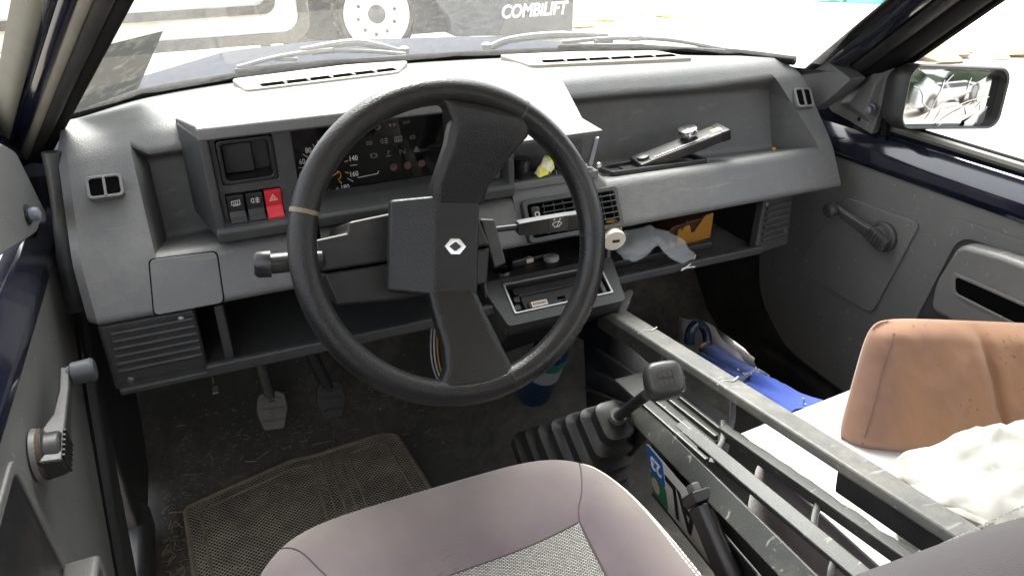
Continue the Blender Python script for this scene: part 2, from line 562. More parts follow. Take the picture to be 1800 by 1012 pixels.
# side demister vents (left and right pillars): frame, near-black patch paints the shade of two openings
def side_vent(o, ex, ey, w, h):
    fr = frame(o, ex, ey)
    f = ring('demister_vent', rrect(-w / 2, -h / 2, w / 2, h / 2, .006), rrect(-w / 2 + .004, -h / 2 + .004, w / 2 - .004, h / 2 - .004, .004), fr, -.009, .0020, GREY, dash, bevel=.001)
    box_ = prism('duct', rrect(-w / 2 + .003, -h / 2 + .003, w / 2 - .003, h / 2 - .003, .004), fr, -.009, -.0002, DARK, f, bevel=0)
    obox('divider', (0, 0, .001), (.0035, h - .005, .004), fr, GREY, f, bevel=.0006)
up_face = V((0, .12, .124)).normalized()
side_vent((-.136, 1.1125, .7195), (1, 0, 0), up_face, .045, .034)
side_vent((1.0455, 1.0965, .7185), (1, -.25, 0), (.0, .12, .13), .034, .040)

# windscreen demister grilles on the dash top
def demister(pts, slot, name='demister_grille'):
    zz = .7795
    fr = frame((0, 0, zz), X_, Y_)
    g = prism(name, rpoly(pts, .012), fr, -.004, .006, CREAM, dash, bevel=.0025)
    (x0, y0), (x1, y1) = slot
    d = V((x1 - x0, y1 - y0, 0)); L = d.length
    sf = frame((x0, y0, zz + .006), d, V((-d.y, d.x, 0)))
    prism('slot', rrect(0, -.012, L, .012, .004), sf, -.001, .0008, DARK, g, bevel=0)
    n = 6
    for i in range(1, n):
        obox('slot_rib', (L * i / n, .0, .001), (.004, .025, .0035), sf, CREAM, g, bevel=.0008)
    return g
demister([(.064, 1.435), (.078, 1.330), (.345, 1.358), (.39, 1.455), (.27, 1.472)], ((.105, 1.352), (.345, 1.382)))
demister([(.580, 1.300), (.567, 1.428), (.72, 1.388), (.862, 1.318), (.882, 1.222)], ((.612, 1.320), (.862, 1.257)))

# fuse cover on the lower left roll, following the lower face
ff = frame((-.04, 1.04, .595), X_, (0, .04, .074))
prism('fuse_cover', rpoly([(-.068, -.040), (.022, -.040), (.026, .032), (-.060, .036)], .008), ff, -.002, .0016, GREY, dash, bevel=.0012)
ring('fuse_cover_seam', rpoly([(-.0695, -.0405), (.0235, -.0405), (.0275, .0335), (-.0615, .0375)], .008), rpoly([(-.068, -.040), (.022, -.040), (.026, .032), (-.060, .036)], .008), ff, -.003, .0006, DARK, dash, bevel=0)

# ---- instrument hood and housing
hood = loft('instrument_hood', [[V((x0, 1.215, .770)), V((x0, 1.21, .779)), V((x1, 1.06, .799)), V((x1, 1.052, .796)), V((x1, 1.05, .781)), V((x1, 1.075, .777)), V((x0, 1.215, .765))]
                               for x0, x1 in ((-.034, -.008), (.10, .10), (.25, .25), (.47, .436))], GREY, dash, closed=True, cap0=True, cap1=True, bevel=.0045, seg=3)
hs_ = loft('housing_side', [[V((-.034, 1.19, .64)), V((-.008, 1.052, .64)), V((.004, 1.052, .64)), V((.004, 1.19, .64))],
                      [V((-.034, 1.19, .776)), V((-.008, 1.052, .786)), V((.004, 1.052, .786)), V((.004, 1.19, .776))]], GREYD, dash, cap0=True, cap1=True, bevel=.003)
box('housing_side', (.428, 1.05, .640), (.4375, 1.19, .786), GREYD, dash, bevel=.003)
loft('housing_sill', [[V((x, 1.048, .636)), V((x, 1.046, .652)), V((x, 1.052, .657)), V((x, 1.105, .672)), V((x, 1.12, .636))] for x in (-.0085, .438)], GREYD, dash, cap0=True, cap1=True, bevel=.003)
# facia plate with openings for tray, rockers, dials
def grid_plate(name, xs, zs, holes, y0, y1, mat, parent, bevel=.0015):
    bm = bmesh.new()
    vs_ = {}
    def vv(i, j, k):
        if (i, j, k) not in vs_: vs_[(i, j, k)] = bm.verts.new((xs[i], (y0, y1)[k], zs[j]))
        return vs_[(i, j, k)]
    solid = lambda i, j: 0 <= i < len(xs) - 1 and 0 <= j < len(zs) - 1 and (i, j) not in holes
    for i in range(len(xs) - 1):
        for j in range(len(zs) - 1):
            if not solid(i, j): continue
            bm.faces.new([vv(i, j, 0), vv(i + 1, j, 0), vv(i + 1, j + 1, 0), vv(i, j + 1, 0)])
            bm.faces.new([vv(i, j, 1), vv(i, j + 1, 1), vv(i + 1, j + 1, 1), vv(i + 1, j, 1)])
            for di, dj, e in ((-1, 0, ((i, j), (i, j + 1))), (1, 0, ((i + 1, j), (i + 1, j + 1))), (0, -1, ((i, j), (i + 1, j))), (0, 1, ((i, j + 1), (i + 1, j + 1)))):
                if not solid(i + di, j + dj):
                    (a0, a1), (b0, b1) = e
                    bm.faces.new([vv(a0, a1, 0), vv(b0, b1, 0), vv(b0, b1, 1), vv(a0, a1, 1)])
    return finish(bm, name, mat, parent, bevel=bevel, seg=2)
grid_plate('facia_plate', [.004, .012, .086, .112, .346, .352, .376, .424, .428], [.655, .660, .699, .710, .712, .775, .778],
           {(1, 1), (1, 4), (3, 1), (3, 2), (3, 3), (3, 4), (6, 1), (6, 2), (6, 3), (6, 4)}, 1.068, 1.082, GREYD, dash)
# small oddments tray
ft = frame((.049, 1.068, .7435), X_, Z_)
tr = ring('oddments_tray', rrect(-.0368, -.0312, .0368, .0312, .006), rrect(-.031, -.0255, .031, .0255, .005), ft, -.003, .0035, BLACKSM, dash)
prism('tray_back', rrect(-.031, -.0255, .031, .0255, .004), ft, -.045, -.042, BLACKP, tr, bevel=0)
for sx_ in (-1, 1): obox('tray_wall', (sx_ * .0325, 0, -.021), (.002, .052, .046), ft, BLACKSM, tr, bevel=0)
for sy_ in (-1, 1): obox('tray_wall', (0, sy_ * .0265, -.021), (.064, .002, .046), ft, BLACKSM, tr, bevel=0)
obox('tray_step', (-.010, -.004, -.036), (.040, .042, .014), ft, BLACKP, tr, bevel=.002)
# rockers
def rocker(x, mat, icon, imat):
    w = .0225
    prof = [(.020, 0), (.0195, .0085), (.010, .0065), (-.004, .0035), (-.013, .0065), (-.0175, .013), (-.0205, .0125), (-.0205, 0)]
    fr = frame((x, 1.069, .678), X_, Z_)
    loops = [[loc2(fr, sx_ * w / 2, y, z) for y, z in prof] for sx_ in (-1, 1)]
    r = loft('rocker_switch', loops, mat, dash, cap0=True, cap1=True, bevel=.0012)
    fi = frame(loc2(fr, 0, .009, .0064), X_, fr[2] + fr[3] * .20)
    strokes('switch_symbol', icon, fi, .0008, imat, r, z=.0004)
    return r
S1 = .0055
ic_def = [[(-S1, -.003), (-S1, .003), (S1, .004), (S1, -.003), (-S1, -.003)]] + [[(x, -.0045), (x, .0015)] for x in (-.0025, 0, .0025)]
ic_fog = [arc(-.0015, 0, .0035, 90, 270) + [(-.0015, .0035)]] + [[(.001, y), (.006, y)] for y in (-.003, 0, .003)] + [[(.0035, -.0045), (.0035, .0045)]]
tri = lambda s: [(0, s), (-s, -s * .75), (s, -s * .75), (0, s)]
rocker(.0235, BLACKSM, ic_def, WHITE)
rocker(.0490, BLACKSM, ic_fog, WHITE)
rocker(.0742, RED, [tri(.0055), tri(.0028)], flat('pink print', (.85, .55, .52), .5))
# dials
clu = box('instrument_panel', (.108, 1.112, .655), (.350, 1.118, .778), DARK, dash, bevel=0)
for nm, lo, hi in (('cowl', (.108, 1.08, .655), (.1125, 1.114, .777)), ('cowl', (.3455, 1.08, .655), (.350, 1.114, .777))):
    box(nm, lo, hi, BLACKP, clu, bevel=.001)
fd = frame((.163, 1.112, .703), X_, Z_)
nums = [('0', -150), ('20', -123), ('40', -96), ('60', -68), ('80', -40), ('100', -8), ('120', 38), ('140', 76), ('160', 112), ('180', 148)]
for k, (tx, a_) in enumerate(nums):
    a_ = rad(90 - a_)
    ca, sa = math.cos(a_), math.sin(a_)
    text('dial_number', tx, (loc2(fd, ca * .0395, sa * .0395), X_, Z_, -Y_), .011, WHITE, clu, sx=.85)
    strokes('dial_tick', [[(ca * .026, sa * .026), (ca * .031, sa * .031)]], fd, .0013, ORANGE, clu)
    a2 = a_ - rad(15); strokes('dial_tick', [[(math.cos(a2) * .033, math.sin(a2) * .033), (math.cos(a2) * .043, math.sin(a2) * .043)]], fd, .0007, WHITE, clu)
text('dial_unit', 'km/h', (loc2(fd, .004, -.036), X_, Z_, -Y_), .008, WHITE, clu)
ndl = strokes('dial_needle', [[(.0, .0), (-.016, -.030)]], fd, .0022, ORANGE, clu, z=.003)
lathe('needle_hub', [(.0005, .0), (.007, .0), (.007, .004), (.0055, .0055), (.0005, .0055)], fd, BLACKSM, clu, n=20)
strokes('fuel_scale', [arc(.010, -.013, .007, -70, 70), [(.004, -.013), (.014, -.008)]], fd, .0012, ORANGE, clu)
# telltales, row by row
def tellt(x, z, lines, mat):
    f_ = frame((x, 1.112, z), X_, Z_)
    strokes('telltale', lines, f_, .0007, mat, clu)
lampi = lambda: [arc(.001, 0, .003, -90, 90) + [(.001, .003), (.001, -.003)]] + [[(-.004, y), (-.001, y)] for y in (-.002, 0, .002)]
cir = lambda r: [arc(0, 0, r, 0, 360, 14)]
rows = [(.756, .243, [[[(-.003, -.004), (-.003, .004), (.002, .004), (.002, -.004), (-.003, -.004)], [(.002, .002), (.004, .001), (.004, -.003)]],
                      [[(-.005, 0), (-.002, .002), (-.002, -.002), (-.005, 0)], [(.005, 0), (.002, .002), (.002, -.002), (.005, 0)]],
                      [arc(-.003, .001, .002, 0, 360, 8), arc(.003, .001, .002, 0, 360, 8)]], DIMW),
        (.733, .228, [lampi(), ic_fog, ic_def, lampi()], DIMW),
        (.713, .233, [cir(.0035) + [arc(0, 0, .005, -40, 40), arc(0, 0, .005, 140, 220)], [[(0, -.003), (0, .005)], [(0, .003), (.003, .003)], [(-.004, -.004), (.004, -.004)]],
                      [[(-.004, -.004), (-.004, .004)], [(.004, -.004), (.004, .004)], [(-.003, .003), (.003, -.003)]], [tri(.0045), tri(.0018)]], DIMW),
        (.690, .262, [[[(-.004, 0), (-.002, -.002), (.002, -.002), (.004, .002)]], [arc(0, .0025, .0025, 0, 360, 8), arc(0, -.0025, .0025, 0, 360, 8)],
                      [[(-.004, -.003), (-.004, .003), (.004, .003), (.004, -.003), (-.004, -.003)], [(-.002, 0), (0, 0)], [(.001, 0), (.003, 0)]]], REDP)]
for z, x0, ics, mt in rows:
    for i, ic in enumerate(ics): tellt(x0 + i * .0225, z - i * -.0002, ic, mt)
for i in range(3):
    f_ = frame((.262 + i * .0225, 1.112, .690), X_, Z_)
    prism('telltale_lamp', circ(.006, 16), f_, 0, .0003, flat('telltale red %d' % i, (.06, .022, .02), .4), clu, bevel=0)
strokes('fuel_bar', [[(.205, 0), (.236, .002)], [(.236, .002), (.238, .006)]], frame((0, 1.112, .682), X_, Z_), .0008, WHITE, clu)
box('lens', (.1126, 1.0815, .6605), (.3454, 1.0825, .7748), LENS, dash, bevel=0)
# dimmer slider column at the right end of the housing
box('switch_blank', (.378, 1.072, .662), (.400, 1.08, .772), BLACKSM, dash, bevel=.002)
sl = box('switch_blank', (.4015, 1.066, .662), (.4225, 1.08, .716), BLACKSM, dash, bevel=.002)
strokes('switch_symbol', [[(-.004, 0), (0, .004), (.004, 0)], [(-.004, -.005), (0, -.001), (.004, -.005)]], frame((.412, 1.066, .685), X_, Z_), .0012, WHITE, sl)
box('switch_blank', (.4015, 1.072, .719), (.4225, 1.08, .772), BLACKSM, dash, bevel=.002)

# ---- centre control block
loft('control_hood', [[V((x, 1.12, .737)), V((x2, 1.045, .7245)), V((x2, 1.047, .718)), V((x, 1.095, .704)), V((x, 1.12, .70))] for x, x2 in ((.4385, .4385), (.578, .592))], GREY, dash, cap0=True, cap1=True, bevel=.0016)
box('control_back', (.4385, 1.108, .655), (.588, 1.114, .712), GREYD, dash, bevel=0)
box('control_side', (.4385, 1.062, .648), (.4435, 1.11, .708), GREYD, dash, bevel=.001)
box('control_ledge', (.4385, 1.058, .640), (.594, 1.118, .654), GREY, dash, bevel=.003)
fk = frame((.468, 1.088, .654), X_, Y_)
kn = lathe('heater_knob', [(.0005, 0), (.022, 0), (.022, .003), (.016, .006), (.013, .009), (.013, .018), (.0155, .019), (.0155, .027), (.013, .0295), (.0005, .0295)], fk, BLACKSM, dash, n=28, bevel=0)
for i in range(6):
    box('slider_rib', (.506 + i * .0125, 1.066, .6535), (.5085 + i * .0125, 1.104, .661), GREY, dash, bevel=.0006)
lever = obox('slider_lever', (0, 0, 0), (.009, .058, .004), frame((.586, 1.066, .684), X_, (-.12, .02, -.05)), STEEL, dash, bevel=.0015)
lathe('screw', [(.0003, 0), (.005, 0), (.004, .0025), (.0003, .0025)], frame((.594, 1.060, .662), X_, Z_), STEEL, dash, n=14)

# ---- centre air vent on the lower roll
fv = frame((.535, 1.036, .594), X_, (0, .04, .074))
vent = ring('air_vent', rpoly([(-.088, -.036), (.086, -.036), (.086, .034), (-.088, .034)], .008), rpoly([(-.080, -.028), (.078, -.028), (.078, .026), (-.080, .026)], .005), fv, -.004, .010, GREYD, dash, bevel=.002)
prism('vent_duct', rpoly([(-.080, -.028), (.078, -.028), (.078, .026), (-.080, .026)], .005), fv, -.004, .001, DARK, vent, bevel=0)
for i in range(5):
    obox('vent_slat', (.010, -.019 + i * .0095, .0065), (.134, .0016, .012), fv, GREYD, vent, bevel=.0005)
for i in range(8):
    obox('vent_fin', (-.050 + i * .0175, -.001, .0022), (.0012, .050, .006), fv, GREYD, vent, bevel=0)
obox('vent_thumbwheel', (-.068, -.001, .008), (.015, .046, .012), fv, BLACKSM, vent, bevel=.004)
strokes('vent_mark', [arc(-.068, .008, .004, 0, 360, 6)], fv, .001, WHITE, vent, z=.0145)

# ---- lower shelf, end panels, glove shelf
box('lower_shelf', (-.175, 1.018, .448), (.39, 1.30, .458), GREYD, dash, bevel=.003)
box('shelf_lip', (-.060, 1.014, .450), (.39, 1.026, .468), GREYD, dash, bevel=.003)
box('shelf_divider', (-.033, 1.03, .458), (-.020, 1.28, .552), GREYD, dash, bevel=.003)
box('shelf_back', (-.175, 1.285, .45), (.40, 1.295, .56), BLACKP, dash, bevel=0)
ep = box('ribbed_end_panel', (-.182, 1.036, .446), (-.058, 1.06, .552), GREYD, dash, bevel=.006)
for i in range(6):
    tube('rib', [(-.172 + i * .001, 1.036, .4785 + i * .0118), (-.062, 1.036, .4785 + i * .0118)], .0042, GREYD, ep, n=8)
for sx_, sz_ in ((-.160, .462), (-.078, .541)):
    lathe('screw', [(.0003, -.002), (.0048, -.002), (.0042, .002), (.0003, .003)], frame((sx_, 1.0355, sz_), X_, Z_), STEEL, ep, n=12)
# glove shelf (right)
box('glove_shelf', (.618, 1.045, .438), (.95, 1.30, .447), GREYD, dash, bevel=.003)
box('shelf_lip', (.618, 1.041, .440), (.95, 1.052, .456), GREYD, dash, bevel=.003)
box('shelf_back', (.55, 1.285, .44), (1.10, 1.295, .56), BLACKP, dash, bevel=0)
for i in range(4):
    box('shelf_stop', (.655 + i * .082, 1.062, .447), (.672 + i * .082, 1.068, .4505), GREYD, dash, bevel=.001)
box('shelf_step', (.622, 1.092, .447), (.87, 1.108, .460), BLACKP, dash, bevel=.003)
fe = frame((.945, 1.05, .447), (.99, .14, 0), (.12, .05, .52))
er = prism('ribbed_end_panel', [(-.008, -.010), (.085, -.010), (.086, .10), (.008, .10)], fe, -.02, 0, GREYD, dash, bevel=.004)
for i in range(6):
    y = .018 + i * .0125
    tube('rib', [loc2(fe, .006 + i * .0015, y, .001), loc2(fe, .078, y, .001)], .004, GREYD, er, n=8)
for sx_, sz_ in ((.012, .088), (.070, .025)):
    lathe('screw', [(.0003, -.002), (.0045, -.002), (.004, .002), (.0003, .003)], (loc2(fe, sx_, sz_, .0005), fe[1], fe[2], fe[3]), STEEL, er, n=12)

# ---- radio console: sloping face with an empty radio slot
rf0 = V((.50, .977, .450)); rf_up = V((0, .075, .045))
fr_ = frame(rf0, X_, rf_up)
rc = ring('radio_surround', rpoly([(-.108, -.004), (.108, -.004), (.121, .087), (-.128, .087)], .008), rpoly([(-.089, .016), (.090, .016), (.090, .074), (-.089, .074)], .003), fr_, -.03, 0, GREYD, dash, bevel=.003)
loft('console_body', [[V((.392, .978, .449)), V((.608, .978, .449)), V((.622, 1.05, .488)), V((.622, 1.28, .488)), V((.375, 1.28, .488)), V((.375, 1.05, .488))],
                      [V((.398, .985, .425)), V((.602, .985, .425)), V((.612, 1.05, .30)), V((.612, 1.28, .25)), V((.38, 1.28, .25)), V((.38, 1.05, .34))]], BLACKP, dash, cap1=True, bevel=.004)
prism('console_side', [(1.03, .475), (1.26, .475), (1.26, .56), (1.06, .56)], (V((.378, 0, 0)), Y_, Z_, X_), -.003, .003, BLACKP, dash, bevel=.002)
prism('console_side', [(1.045, .44), (1.26, .44), (1.26, .56), (1.055, .56)], (V((.615, 0, 0)), Y_, Z_, X_), -.004, .004, BLACKP, dash, bevel=.002)
box('console_ledge', (.375, 1.052, .480), (.622, 1.28, .492), BLACKP, dash, bevel=.003)
slot = prism('radio_slot', rrect(-.094, .011, .095, .079, .003), fr_, -.032, -.026, BLACKSM, dash, bevel=0)
ring('slot_trim', rrect(-.091, .0145, .092, .0755, .002), rrect(-.087, .018, .088, .072, .002), fr_, -.004, .0025, SILVERP, slot, bevel=.0008)
obox('slot_floor', (.012, .036, -.022), (.150, .036, .012), fr_, GREYD, slot, bevel=.002)
obox('slot_top', (.012, .063, -.020), (.160, .018, .012), fr_, BLACKP, slot, bevel=.002)
obox('connector', (-.040, .0285, -.0135), (.034, .015, .008), fr_, BLACKSM, slot, bevel=.001)
cb = obox('connector_pins', (-.039, .0295, -.0085), (.029, .0105, .004), fr_, flat('white connector', (.7, .69, .66), .4), slot, bevel=.0006)
for i in range(8):
    obox('pin', (-.050 + i * .003, .0295, -.0062), (.0017, .004, .0012), fr_, flat('copper pin', (.35, .14, .06), .4, .8) if i == 0 else bpy.data.materials['copper pin'], slot, bevel=0)
for i in range(3):
    obox('latch', (-.078 + i * .004, .030 + i * .015, -.012), (.010, .010, .012), fr_, BLACKSM, slot, bevel=.001)
obox('latch', (.080, .035, -.010), (.008, .030, .014), fr_, BLACKSM, slot, bevel=.001)
obox('slot_hole', (.006, .036, -.0155), (.014, .005, .001), fr_, DARK, slot, bevel=0)
lathe('slot_hole', [(.0003, 0), (.002, 0), (.002, .001), (.0003, .001)], (loc2(fr_, .008, .029, -.016), fr_[1], fr_[2], fr_[3]), DARK, slot, n=10)
# ---------------------------------------------------------------- steering wheel
TW = rad(23)
WC = V((.248, .770, .700))
WN = V((0, -math.cos(TW), math.sin(TW)))          # towards the driver
fw = (WC, X_, V((0, math.sin(TW), math.cos(TW))), WN)
sw = thing('steering_wheel', 'black grained two-spoke steering wheel turned a quarter, diamond badge on its pad', 'steering wheel', (WC.x, WC.y, WC.z - .19))
RR, rr_ = .1745, .0157
def rim_arc(a0, a1, n, r=rr_, name='rim', mat=WHEELS):
    pts = [loc2(fw, RR * math.cos(rad(a0 + (a1 - a0) * i / n)), RR * math.sin(rad(a0 + (a1 - a0) * i / n)), 0) for i in range(n + 1)]
    return tube(name, pts, r, mat, sw, n=20, up=WN, cap=True, flatten=1.08)
JT = [(52.5, 'u'), (-78, 'l'), (159, 'w'), (-6, 'r')]
rim_arc(52.5, 159, 40, mat=WHEELM)
rim_arc(159, 282, 44, mat=WHEELM)
rim_arc(-78, -6.2, 28)
rim_arc(-6, 52.5, 24)
for a_, mt in ((52.5, RUBBER), (-78, RUBBER), (-6.1, RUBBER)):
    rim_arc(a_ - .35, a_ + .35, 2, rr_ + .0006, 'rim_seam', mt)
rim_arc(158.3, 159.9, 3, rr_ + .0007, 'rim_tape', plastic('brown torn tape', (.20, .15, .10), .4, 0, 0, .5, 90))
# spokes: wide flat webs that flow into the rim
def spoke(loops):
    L = []
    for (x0, y0, z0), (x1, y1, z1), th in loops:
        a_, b_ = loc2(fw, x0, y0, z0), loc2(fw, x1, y1, z1)
        e = (b_ - a_)
        q = []
        for t, h in ((0, -.5), (0, .32), (.12, .5), (.88, .5), (1, .32), (1, -.5)):
            q.append(a_ + e * t + WN * th * h)
        L.append(q)
    return loft('spoke', L, WHEELM, sw, cap0=True, cap1=True, bevel=.005, seg=3, sharp=60)
spoke([((-.012, .050, -.040), (.050, .040, -.040), .028), ((-.010, .072, -.032), (.058, .060, -.032), .028), ((.010, .115, -.014), (.088, .092, -.014), .028),
       ((.018, .140, -.004), (.108, .110, -.004), .028), ((.012, .158, 0), (.114, .126, 0), .027), ((-.006, .170, 0), (.110, .138, 0), .020)])
spoke([((-.036, -.048, -.040), (.022, -.060, -.040), .028), ((-.037, -.072, -.032), (.026, -.085, -.032), .028), ((-.036, -.115, -.014), (.036, -.135, -.014), .028),
       ((-.040, -.140, -.004), (.040, -.155, -.004), .028), ((-.052, -.158, 0), (.040, -.168, 0), .026), ((-.068, -.165, 0), (.036, -.174, 0), .020)])
# pad: faceted block, long ridge off-centre
hub2 = [(-.057, .063), (-.005, .059), (.046, .048), (.022, -.068), (-.030, -.058), (-.080, -.043)]
zf = [-.050, -.026, -.026, -.026, -.026, -.050]
top = [loc2(fw, x, y, z) for (x, y), z in zip(hub2, zf)]
cenx = sum(p[0] for p in hub2) / 6; ceny = sum(p[1] for p in hub2) / 6
mid = [loc2(fw, x + (x - cenx) * .02, y + (y - ceny) * .02, -.062) for (x, y) in hub2]
bot = [loc2(fw, cenx + (x - cenx) * .8, ceny + (y - ceny) * .8, -.085) for (x, y) in hub2]
bm = bmesh.new()
r0 = bridge(bm, [bot, mid, top])
bm.faces.new([r0[2][0], r0[2][1], r0[2][4], r0[2][5]])
bm.faces.new([r0[2][1], r0[2][2], r0[2][3], r0[2][4]])
pad = finish(bm, 'pad', WHEELM, sw, bevel=.0045, seg=3, ang=12, sharp=60)
lathe('hub_boss', [(.030, -.16), (.034, -.10), (.034, -.07)], fw, BLACKP, sw, n=24)
fb = (loc2(fw, .004, -.004, -.0258), (fw[1] * .98 - fw[2] * .19).normalized(), (fw[2] * .98 + fw[1] * .19).normalized(), WN)
dia = lambda s: [(-.0135 * s, 0), (-.0055 * s, .0095 * s), (.0055 * s, .0095 * s), (.0135 * s, 0), (.0055 * s, -.0095 * s), (-.0055 * s, -.0095 * s)]
bd = ring('badge', dia(1.0), [(-.007, 0), (-.001, .0048), (.001, .0048), (.007, 0), (.001, -.0048), (-.001, -.0048)], fb, -.001, .0022, CHROME, pad, bevel=.0006)
prism('badge_field', dia(1.13), fb, -.002, .0006, BLACKSM, pad, bevel=.0004)

# ---------------------------------------------------------------- steering column
sc = thing('steering_column', 'dusty black steering column shroud with two control stalks', 'steering column', (.22, .95, .56))
CA = -WN                                        # column axis, away from the driver
def colbox(name, pts, d0, d1, mat, taper=1.0, bevel=.004):
    cxm = sum(p[0] for p in pts) / len(pts); cym = sum(p[1] for p in pts) / len(pts)
    a_ = [loc2(fw, x, y, -d0) for x, y in pts]
    b_ = [loc2(fw, cxm + (x - cxm) * taper, cym + (y - cym) * taper, -d1) for x, y in pts]
    return loft(name, [a_, b_], mat, sc, cap0=True, cap1=True, bevel=bevel)
up_ = colbox('upper_shroud', [(-.148, .032), (-.108, .034), (-.104, .047), (-.040, .050), (.062, .030), (.066, .012), (.072, -.013), (-.147, -.0075)], .095, .30, DUSTBLK, .96)
lo_ = colbox('lower_shroud', [(-.145, -.0095), (.072, -.015), (.060, -.062), (-.060, -.060), (-.136, -.052)], .097, .30, DUSTBLK, .92)
box('stalk_slot', (.098, .905, .665), (.112, .945, .705), DARK, up_, bevel=.001)
colbox('ignition_barrel', [(.066, .024), (.086, .020), (.092, -.040), (.074, -.044)], .10, .22, BLACKP, 1.0, .003)
# left stalk (lights): rod, knurled sleeve, end cap
def stalk(pts, name, lab):
    p = [V(q) for q in pts]
    s = tube(name, [p[0], p[1]], .0052, BLACKP, sc, n=14)
    tube('sleeve', [p[1], p[1].lerp(p[2], .1), p[2]], [.009, .0125, .0125], BLACKSM, s, n=20)
    d = (p[3] - p[2])
    tube('grip', [p[2], p[3]], .0121, BLACKSM, s, n=20)
    for i in range(10):
        tube('knurl', [p[2] + d * (i / 10), p[2] + d * ((i + .6) / 10)], .0128, BLACKSM, s, n=20)
    tube('end_cap', [p[3], p[3].lerp(p[4], .8), p[4]], [.0135, .013, .010], BLACKSM, s, n=20, flatten=1.25)
    return s
# in dashboard units: left stalk points to the door, right stalk to the passenger
stalk([(.145, .865, .664), (.108, .866, .667), (.075, .868, .670), (.045, .869, .672), (.026, .870, .674)], 'light_stalk', '')
rs = tube('wiper_stalk', [(.30, .885, .660), (.375, .882, .657)], .0042, BLACKSM, sc, n=12)
fs = frame((.4, .88, .656), (1, -.02, -.03), Z_)
prism('grip', rpoly([(-.030, -.009), (-.012, -.0115), (.042, -.0125), (.070, -.0125), (.070, .0105), (.042, .0105), (-.012, .009), (-.030, .008)], .002), fs, -.007, .007, BLACKSM, rs, bevel=.002)
for i in range(9):
    obox('knurl', (.046 + i * .0025, -.001, .0072), (.0014, .021, .0016), fs, BLACKP, rs, bevel=0)
obox('grip_window', (.0265, -.001, .007), (.024, .019, .0012), fs, BLACKP, rs, bevel=.0004)
strokes('wiper_symbol', [arc(.0265, -.006, .010, 45, 135, 6) + [(.0265 - .003, -.004)] + arc(.0265, -.006, .003, 135, 45, 3) + [(.0265 + .0071, .0011)], [(.0265, -.004), (.030, .006)], [(.021, .0065), (.023, .008)], [(.032, .0065), (.030, .008)]], fs, .0008, WHITE, rs, z=.0077)
strokes('light_symbol', [[(-.004, -.003), (.004, -.003)], arc(0, 0, .003, 0, 180, 6)], frame((.082, .8555, .672), X_, Z_), .0009, WHITE, sc)
# ---------------------------------------------------------------- van body round the cabin
body = thing('van_body', 'navy blue van body with windscreen pillars and black rubber seals', 'van', (.46, .6, -.3))
SEAL = plastic('black seal rubber', (.006, .006, .006), .8, 700, .15, .2, 20, spec=.2)
BUMPY = plastic('ribbed door rubber', (.014, .014, .014), .6, 260, 1.0, .2, 20, dust=.10)
OLIVE = plastic('dusty olive grey strip', (.16, .155, .13), .6, 900, .2, .25, 25, dust=.25)
FRAMEG = plastic('grey window frame', (.12, .12, .10), .5, 900, .2, .2, 15, dust=.15)

def strip(name, A, B, s0, s1, t0, t1, bulge, mat, parent, inward, lift=0.0, n=8, curve=0.0):
    """long strip along a sloping pillar, between fractions s0..s1 of its width, rounded into the cabin"""
    L = []
    inward = V(inward)
    for i in range(n + 1):
        t = t0 + (t1 - t0) * i / n
        a_ = V(A[0]).lerp(V(A[1]), t); b_ = V(B[0]).lerp(V(B[1]), t)
        sag = inward * curve * (t * t)
        pts = []
        m = 7
        for k in range(m):
            s = s0 + (s1 - s0) * k / (m - 1)
            h = math.sin(math.pi * k / (m - 1)) ** .6
            pts.append(a_.lerp(b_, s) + inward * (bulge * h + lift) + sag)
        back = [a_.lerp(b_, s1) - inward * .02 + sag, a_.lerp(b_, s0) - inward * .02 + sag]
        L.append(pts + back)
    return loft(name, L, mat, parent, cap0=True, cap1=True, sharp=55)

RA = ((1.085, 1.135, .768), (1.000, .908, .909)); RB = ((1.160, 1.006, .779), (1.080, .800, .914))
rin = V((-.75, -.45, -.1)).normalized()
strip('pillar_seal', RA, RB, -.02, .15, -.15, 2.2, .010, SEAL, body, rin, .0)
strip('pillar_panel', RA, RB, .14, .50, -.2, 2.2, .010, NAVY, body, rin, -.004)
strip('door_seal', RA, RB, .49, .73, -.5, 2.2, .010, BUMPY, body, rin, -.001)
LA = ((-.170, 1.20, .795), (-.046, 1.00, .962)); LB = ((-.232, 1.15, .82), (-.146, 1.00, .966))
lin = V((.70, -.65, -.1)).normalized()
strip('pillar_seal', LA, LB, -.02, .17, -.5, 2.0, .007, SEAL, body, lin, .002)
strip('pillar_trim', LA, LB, .15, .43, -.5, 2.0, .012, RUBBER, body, lin, -.002)
strip('weather_strip', LA, LB, .40, .52, -.6, 2.0, .006, OLIVE, body, lin, .002)
strip('pillar_panel', LA, LB, .50, .68, -.6, 2.0, .006, NAVY, body, lin, -.004)
strip('door_seal', LA, LB, .66, .84, -.6, 2.0, .006, NAVY, body, lin, -.009)
# pillar foot trims
frx = (V((1.1, 0, 0)), -Y_, Z_, -X_)
pf = prism('pillar_foot_trim', rpoly([(-1.171, .748), (-1.109, .781), (-1.040, .757), (-1.086, .711), (-1.125, .68), (-1.16, .70)], .006), frx, -.03, .006, GREY, body, bevel=.007, seg=4)
lathe('trim_screw', [(.0003, 0), (.004, 0), (.003, -.002), (.0003, -.002)], (V((1.0945, 1.098, .762)), -Y_, Z_, -X_), SEAL, pf, n=12)
tube('pillar_foot_trim', smooth_path([(-.195, 1.17, .76), (-.20, 1.165, .70), (-.212, 1.16, .62), (-.222, 1.155, .53)], 5), [.013] * 11 + [.016] * 5, GREYD, body, n=14)
box('kick_panel', (-.262, 1.18, .02), (-.235, 1.62, .62), BLACKP, body, bevel=.006)
box('kick_panel', (1.175, 1.20, .02), (1.20, 1.65, .62), BLACKP, body, bevel=.006)
